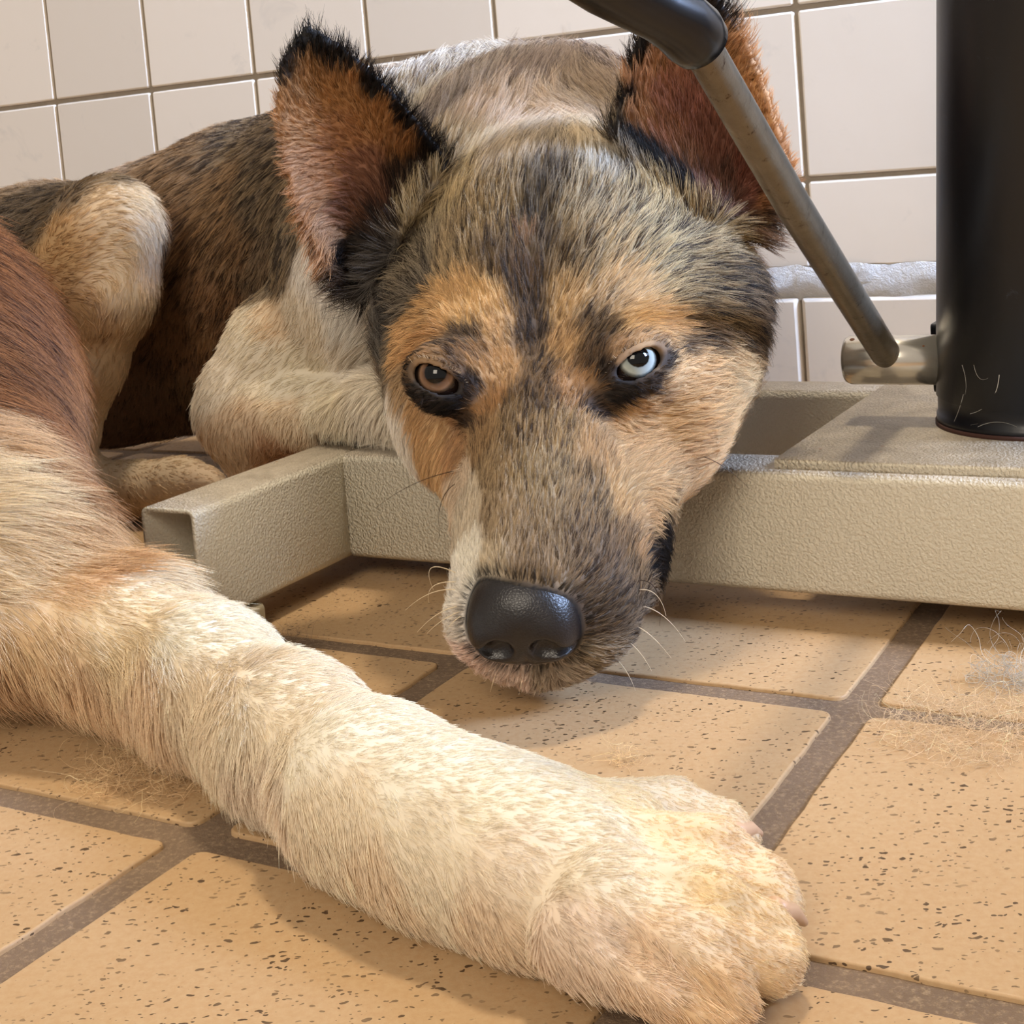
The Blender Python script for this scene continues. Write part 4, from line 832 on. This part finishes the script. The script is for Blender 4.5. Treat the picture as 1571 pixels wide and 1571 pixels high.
def mat_fur():
    m = bpy.data.materials.new('fur'); m.use_nodes = True; t = m.node_tree; b = t.nodes['Principled BSDF']
    a = t.nodes.new('ShaderNodeAttribute'); a.attribute_name = 'coat'
    t.links.new(a.outputs['Color'], b.inputs['Base Color']); b.inputs['Roughness'].default_value = .5
    b.inputs['Specular IOR Level'].default_value = .25
    tr = t.nodes.new('ShaderNodeBsdfTranslucent'); mx = t.nodes.new('ShaderNodeMixShader'); mx.inputs[0].default_value = .22
    t.links.new(a.outputs['Color'], tr.inputs[0]); t.links.new(b.outputs[0], mx.inputs[1]); t.links.new(tr.outputs[0], mx.inputs[2])
    t.links.new(mx.outputs[0], t.nodes['Material Output'].inputs['Surface']); return m
def mat_skin():
    m = bpy.data.materials.new('skin_under_fur'); m.use_nodes = True; t = m.node_tree; b = t.nodes['Principled BSDF']
    a = t.nodes.new('ShaderNodeAttribute'); a.attribute_name = 'coat'; t.links.new(a.outputs['Color'], b.inputs['Base Color'])
    b.inputs['Roughness'].default_value = .8; return m

# ---- claws of the outstretched foreleg
CLW = mat_plain('pale_claw', (206, 170, 138), .35)
for (x0, y0, z0_, x1, y1, z1_) in ((1135, 1276, .0100, 1166, 1279, .0050), (1200, 1398, .0150, 1234, 1415, .0075), (1196, 1462, .0125, 1226, 1486, .0060), (1128, 1538, .0090, 1150, 1560, .0040)):
    a_, b_ = atz(x0, y0, z0_), atz(x1, y1, z1_); m_ = (a_ + b_)/2 + np.array([0, 0, .0012])
    bm = bmesh.new(); tube_path(bm, [a_ - (b_ - a_)*.4, a_, m_, b_, b_ + (b_ - a_)*.08], [.0026, .0026, .0022, .0011, .0003], seg=14)
    own(bm_obj('claw', bm, CLW, None, True), red)
# ---- eyes
def mat_eye(name, iris_in, iris_out):
    m = NT(name); sx = m.n('ShaderNodeSeparateXYZ'); m.put(sx.inputs[0], m.co)
    r = m.math('SQRT', m.math('ADD', m.math('MULTIPLY', sx.outputs[0], sx.outputs[0]), m.math('MULTIPLY', sx.outputs[1], sx.outputs[1])))
    r = m.math('DIVIDE', r, ER)
    wob = m.math('ADD', r, m.math('MULTIPLY', m.math('SUBTRACT', m.noise(900, 2), .5), .03))
    c = m.ramp(wob, [(.0, lin((4, 4, 5))), (.37, lin((5, 5, 6))), (.41, lin(iris_in)), (.57, lin(iris_out)), (.63, lin([v*.55 for v in iris_out])), (.69, lin((26, 18, 14))), (1., lin((34, 22, 18)))])
    return m.set(Base_Color=c, Roughness=.06, Specular_IOR_Level=.38)
def make_eye(key, mat, gaze):
    c, R = EYES[key]
    w = R[2] + np.array(gaze); w /= np.linalg.norm(w); zq = Vector(w).to_track_quat('Z', 'Y')
    bm = bmesh.new(); bmesh.ops.create_uvsphere(bm, u_segments=40, v_segments=28, radius=ER)
    for v in bm.verts:                                             # cornea bulge
        rr = math.hypot(v.co.x, v.co.y)/ER
        if v.co.z > 0 and rr < .62: v.co.z += ER*.10*(1 - (rr/.62)**2)
    o = bm_obj('eye', bm, mat, None, True)
    o.location = c - w*.0008; o.rotation_mode = 'QUATERNION'; o.rotation_quaternion = zq; own(o, husky)
    return o
if not CLAY:
    FURM, SKIN = mat_fur(), mat_skin()
    dogA.data.materials.append(SKIN); dogB.data.materials.append(SKIN)
e1 = make_eye('R', mat_eye('pale_iris', (140, 150, 148), (168, 176, 172)), (-.02, 0, .26)); e1['label'] = 'ice pale eye'
e2 = make_eye('L', mat_eye('brown_iris', (80, 56, 40), (134, 104, 82)), (.02, 0, .22)); e2['label'] = 'brown eye'

# ---- nose
NO = (-.42, 8.85, -1.66)
def build_nose():
    c = HL(*NO)
    f = Field(axis((c[0]-.030, c[0]+.030, .0005)), axis((c[1]-.030, c[1]+.030, .0005)), axis((c[2]-.032, c[2]+.030, .0005)))
    def N(a, b, cc): return HL(NO[0] + a, NO[1] + b, NO[2] + cc)
    f.ell(N(0, -.25, .05), [.0192, .0150, .0130], HR, .004)
    f.ell(N(0, .25, -.75), [.0172, .0138, .0125], HR, .006)
    for sg in (-1, 1):
        f.ell(N(sg*1.05, .45, -.35), [.0100, .0115, .0110], HR, .005)
        f.ell(N(sg*.82, 1.60, -.02), [.0054, .0062, .0052], HR, .0018, 'cut')
        f.limb(N(sg*1.0, 1.50, -.10), N(sg*1.95, 1.05, -.60), .0036, .0014, .0014, 'cut')
    f.limb(N(0, 1.8, .1), N(0, 1.5, -1.8), .0008, .0010, .0022, 'cut')
    return f
fn_ = build_nose(); noseo, VN, QN = finish(fn_, 'nose'); own(noseo, husky)
nm = NT('wet_black_nose'); cells = nm.vor(950, feature='DISTANCE_TO_EDGE')
nc = nm.mix(nm.noise(120, 4), lin((20, 17, 16)), lin((30, 24, 22)))
nm.bump(nm.ramp(cells, [(.0, 0.), (.2, 1.)]), .2, .0003)
noseo.data.materials.append(nm.set(Base_Color=nc, Roughness=.34, Specular_IOR_Level=.5))
nose_bvh = BVHTree.FromPolygons(VN.tolist(), QN.tolist())

if not CLAY:
    coatA = Coat(VA, QA, COAT_A, LIE_A); coatB = Coat(VB, QB, COAT_B, LIE_B)
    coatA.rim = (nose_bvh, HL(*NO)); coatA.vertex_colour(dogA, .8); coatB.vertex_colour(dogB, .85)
    def seen(c, n, back=.22):
        v = CAMP - c; v /= np.linalg.norm(v, axis=1)[:, None]; f = (v*n).sum(1)
        return np.where(f > -.25, 1., back)
    nc_ = HL(*NO)
    def headzone(c): return np.clip(1 - (np.linalg.norm(c - HL(0, -2, -4), axis=1) - .170)/.02, 0, 1)
    def avoidA(p):
        bad = np.zeros(len(p), bool)
        for key, (c, R) in EYES.items():
            q = (p - c) @ R.T; bad |= ((q[:, 0]/.0118)**2 + (q[:, 1]/.0060)**2 < 1) & (q[:, 2] > -.002)
        near = np.linalg.norm(p - nc_, axis=1) < .035
        for i in np.nonzero(near)[0]:
            loc, nr, _, d = nose_bvh.find_nearest(Vector(p[i]))
            if d is not None and (d < .0004 or (Vector(p[i]) - loc).dot(nr) < 0): bad[i] = True
        return bad
    QF = 1.
    coatA.grow('head_fur', int(270000*QF), lambda c, n: seen(c, n)*headzone(c)*(1 + 1.1*(c @ HF > (HE @ HF + .01))), husky, avoidA, thick=.00009/QF**.5, clump=.74, per=9, seed=3, wild=.055, pshift=.80)
    coatA.grow('body_fur', int(110000*QF), lambda c, n: seen(c, n, .1)*(1 - headzone(c) + 1e-4)*np.where(c[:, 1] < .75, 1.3, 1.), husky, avoidA, thick=.00017/QF**.5, clump=.4, per=8, seed=4, lens=.55)
    coatB.grow('fur', int(200000*QF), lambda c, n: seen(c, n, .15)*np.where(c[:, 1] < .5, np.interp(c[:, 0], [0, .07], [1.5, 3.0]), .7), red, None, thick=.00011/QF**.5, clump=.35, per=10, seed=5, lens=lambda p: np.where(p[:, 1] > .52, .85, np.interp(p[:, 0], [-.16, -.08, .0, .06], [.55, .50, .44, .32])))

    # whiskers, lashes
    def strands(name, lines, rad, colour, parent=None, mat=None):
        n = len(lines); k = len(lines[0]); hc = bpy.data.hair_curves.new(name); hc.add_curves([k]*n)
        hc.attributes['position'].data.foreach_set('vector', np.array(lines, np.float32).ravel())
        ra = hc.attributes.get('radius') or hc.attributes.new('radius', 'FLOAT', 'POINT')
        prof = np.clip(1 - np.linspace(0, 1, k), .15, 1)**.5; r_ = np.asarray(rad, float)*np.ones(n)
        ra.data.foreach_set('value', (r_[:, None]*prof[None]).astype(np.float32).ravel())
        ca = hc.attributes.new('coat', 'FLOAT_COLOR', 'POINT'); cc = np.asarray(colour, float)
        if cc.ndim == 1: cc = np.tile(cc, (n, 1))
        ca.data.foreach_set('color', np.repeat(np.concatenate([cc, np.ones((n, 1))], 1)[:, None], k, 1).astype(np.float32).ravel())
        o = bpy.data.objects.new(name, hc); COL.objects.link(o); hc.materials.append(mat or FURM)
        if parent: own(o, parent)
        return o
    def bez(pts, k=14):
        pts = [np.array(p) for p in pts]; out = []
        for t in np.linspace(0, 1, k):
            q = pts
            while len(q) > 1: q = [a + (b - a)*t for a, b in zip(q, q[1:])]
            out.append(q[0])
        return out
    def skin_at(px, py):
        h = coatA.bvh.ray_cast(Vector(CAMP), Vector(ray(px, py)).normalized())[0]; return np.array(h) if h else P(px, py, .52)
    wl = []; wc = []; wr = []
    lightw, darkw = lin((226, 208, 176)), lin((52, 36, 26))
    for (a, b, c_, col) in (
        ((700, 905), (660, 900), (622, 936), lightw), ((700, 893), (650, 890), (658, 925), lightw), ((702, 880), (640, 850), (665, 905), lightw), ((704, 930), (670, 935), (640, 970), lightw), ((706, 938), (675, 950), (655, 972), lightw), ((708, 945), (690, 955), (680, 975), lightw),
        ((980, 905), (1012, 900), (1022, 945), lightw), ((985, 930), (1020, 935), (1052, 985), lightw), ((980, 890), (1020, 890), (1012, 960), darkw), ((975, 960), (1000, 970), (1030, 1010), lightw), ((965, 985), (985, 1000), (1000, 1030), lightw),
        ((700, 722), (630, 735), (576, 780), darkw), ((702, 740), (665, 760), (675, 825), darkw), ((1075, 700), (1105, 705), (1150, 750), darkw), ((945, 1010), (965, 1030), (975, 1060), lightw), ((760, 1035), (755, 1050), (752, 1062), lightw), ((800, 1040), (800, 1052), (796, 1066), lightw)):
        q0 = skin_at(*a); y = q0[1]; wl.append(bez([q0, P(*b, y - .004), P(*c_, y + .002)])); wc.append(col); wr.append(.00016)
    for key, (c, R) in EYES.items():                                  # pale lashes along the upper lid
        rr_ = np.random.default_rng(5)
        for i in range(46):
            t = -1 + 2*i/45; q = c + R[0]*t*.0108 + R[1]*(.0046*math.sqrt(max(0, 1 - t*t)) + .0010) + R[2]*(ER*.93 - .0036*t*t)
            e = R[0]*(t*.5 + rr_.normal()*.25) + R[1]*.75 + R[2]*.65; e /= np.linalg.norm(e); ln = .0030 + .0018*rr_.random()
            wl.append(bez([q, q + e*ln*.5, q + e*ln - R[1]*.0008])); wc.append(lightw if rr_.random() < .6 else darkw); wr.append(.00009)
    strands('whiskers', wl, wr, np.array(wc), husky)
    # loose hair on the floor and on the column
    def fluff(name, centre, rx, ry, h, n, length, seed, label, col, curl=3.0, rad=.00006):
        r = np.random.default_rng(seed); L_ = []; c0 = np.array(centre)
        for i in range(n):
            a = r.random()*6.283; q = r.random()**.6; p = c0 + GU*(math.cos(a)*rx*q) + GN*(math.sin(a)*ry*q); p[2] = .0006 + h*r.random()**2*(1 - q*.7)
            d = r.normal(size=3); d[2] *= .3; d /= np.linalg.norm(d); k = r.normal(size=3)*curl; ln = length*(.5 + r.random()); pts = []
            for s_ in range(14):
                pts.append(p.copy()); p = p + d*ln/13; d = d + np.cross(k, d)/13 + r.normal(size=3)*.12; d[2] -= p[2]*2; d /= np.linalg.norm(d); p[2] = max(p[2], .0005)
            L_.append(pts)
        cc = lin(col)[None]*np.exp(r.normal(size=(n, 1))*.2)
        return tag(strands(name, L_, rad*(.6 + r.random(n)*.8), np.clip(cc, 0, .9)), label, 'loose fur')
    fluff('fur_tuft', atz(235, 1195, 0), .028, .022, .012, 420, .018, 11, 'thin tuft of shed cream hair beside the outstretched foreleg, near the elbow', (214, 184, 144))
    fluff('fur_tuft', atz(1500, 1120, 0), .032, .032, .008, 620, .020, 12, 'pale web of shed hair spread over the tile in front of the column', (222, 196, 160))
    fluff('fur_tuft', atz(1548, 1050, 0), .012, .010, .014, 110, .024, 13, 'small tangled grey wad of hair in the shade under the steel tube', (190, 184, 172), 5., .00009)
    fluff('fur_tuft', atz(958, 1168, 0), .008, .006, .007, 60, .010, 14, 'tiny wisp of hair on the tile behind the paw', (226, 196, 150))
    fluff('fur_tuft', atz(445, 985, 0), .016, .009, .006, 70, .018, 15, 'dusty wisp of hair on the grout beside the hollow tube end', (150, 130, 108))
    cc0 = G(cu, cn, 0); hl = []
    def on_col(px, py):
        d = ray(px, py); o_ = CAMP; rr = CR*.985 + .0005; A_ = d[0]**2 + d[1]**2; B_ = 2*((o_[0]-cc0[0])*d[0] + (o_[1]-cc0[1])*d[1]); C_ = (o_[0]-cc0[0])**2 + (o_[1]-cc0[1])**2 - rr**2
        return o_ + d*((-B_ - math.sqrt(max(B_*B_ - 4*A_*C_, 0)))/(2*A_))
    for pts in (((1533, 575), (1530, 625), (1488, 635)), ((1478, 605), (1470, 640), (1452, 668)), ((1476, 560), (1486, 590), (1480, 606)), ((1494, 560), (1500, 590), (1516, 580)), ((1500, 655), (1530, 640), (1560, 655)), ((1445, 655), (1480, 655), (1500, 650))):
        hl.append(bez([on_col(*p) for p in pts]))
    strands('clinging_hair', hl, [.00016, .00009, .00007, .00006, .00008, .00006], lin((206, 202, 192)), stand)
    print('fur', _t.time() - _t0)
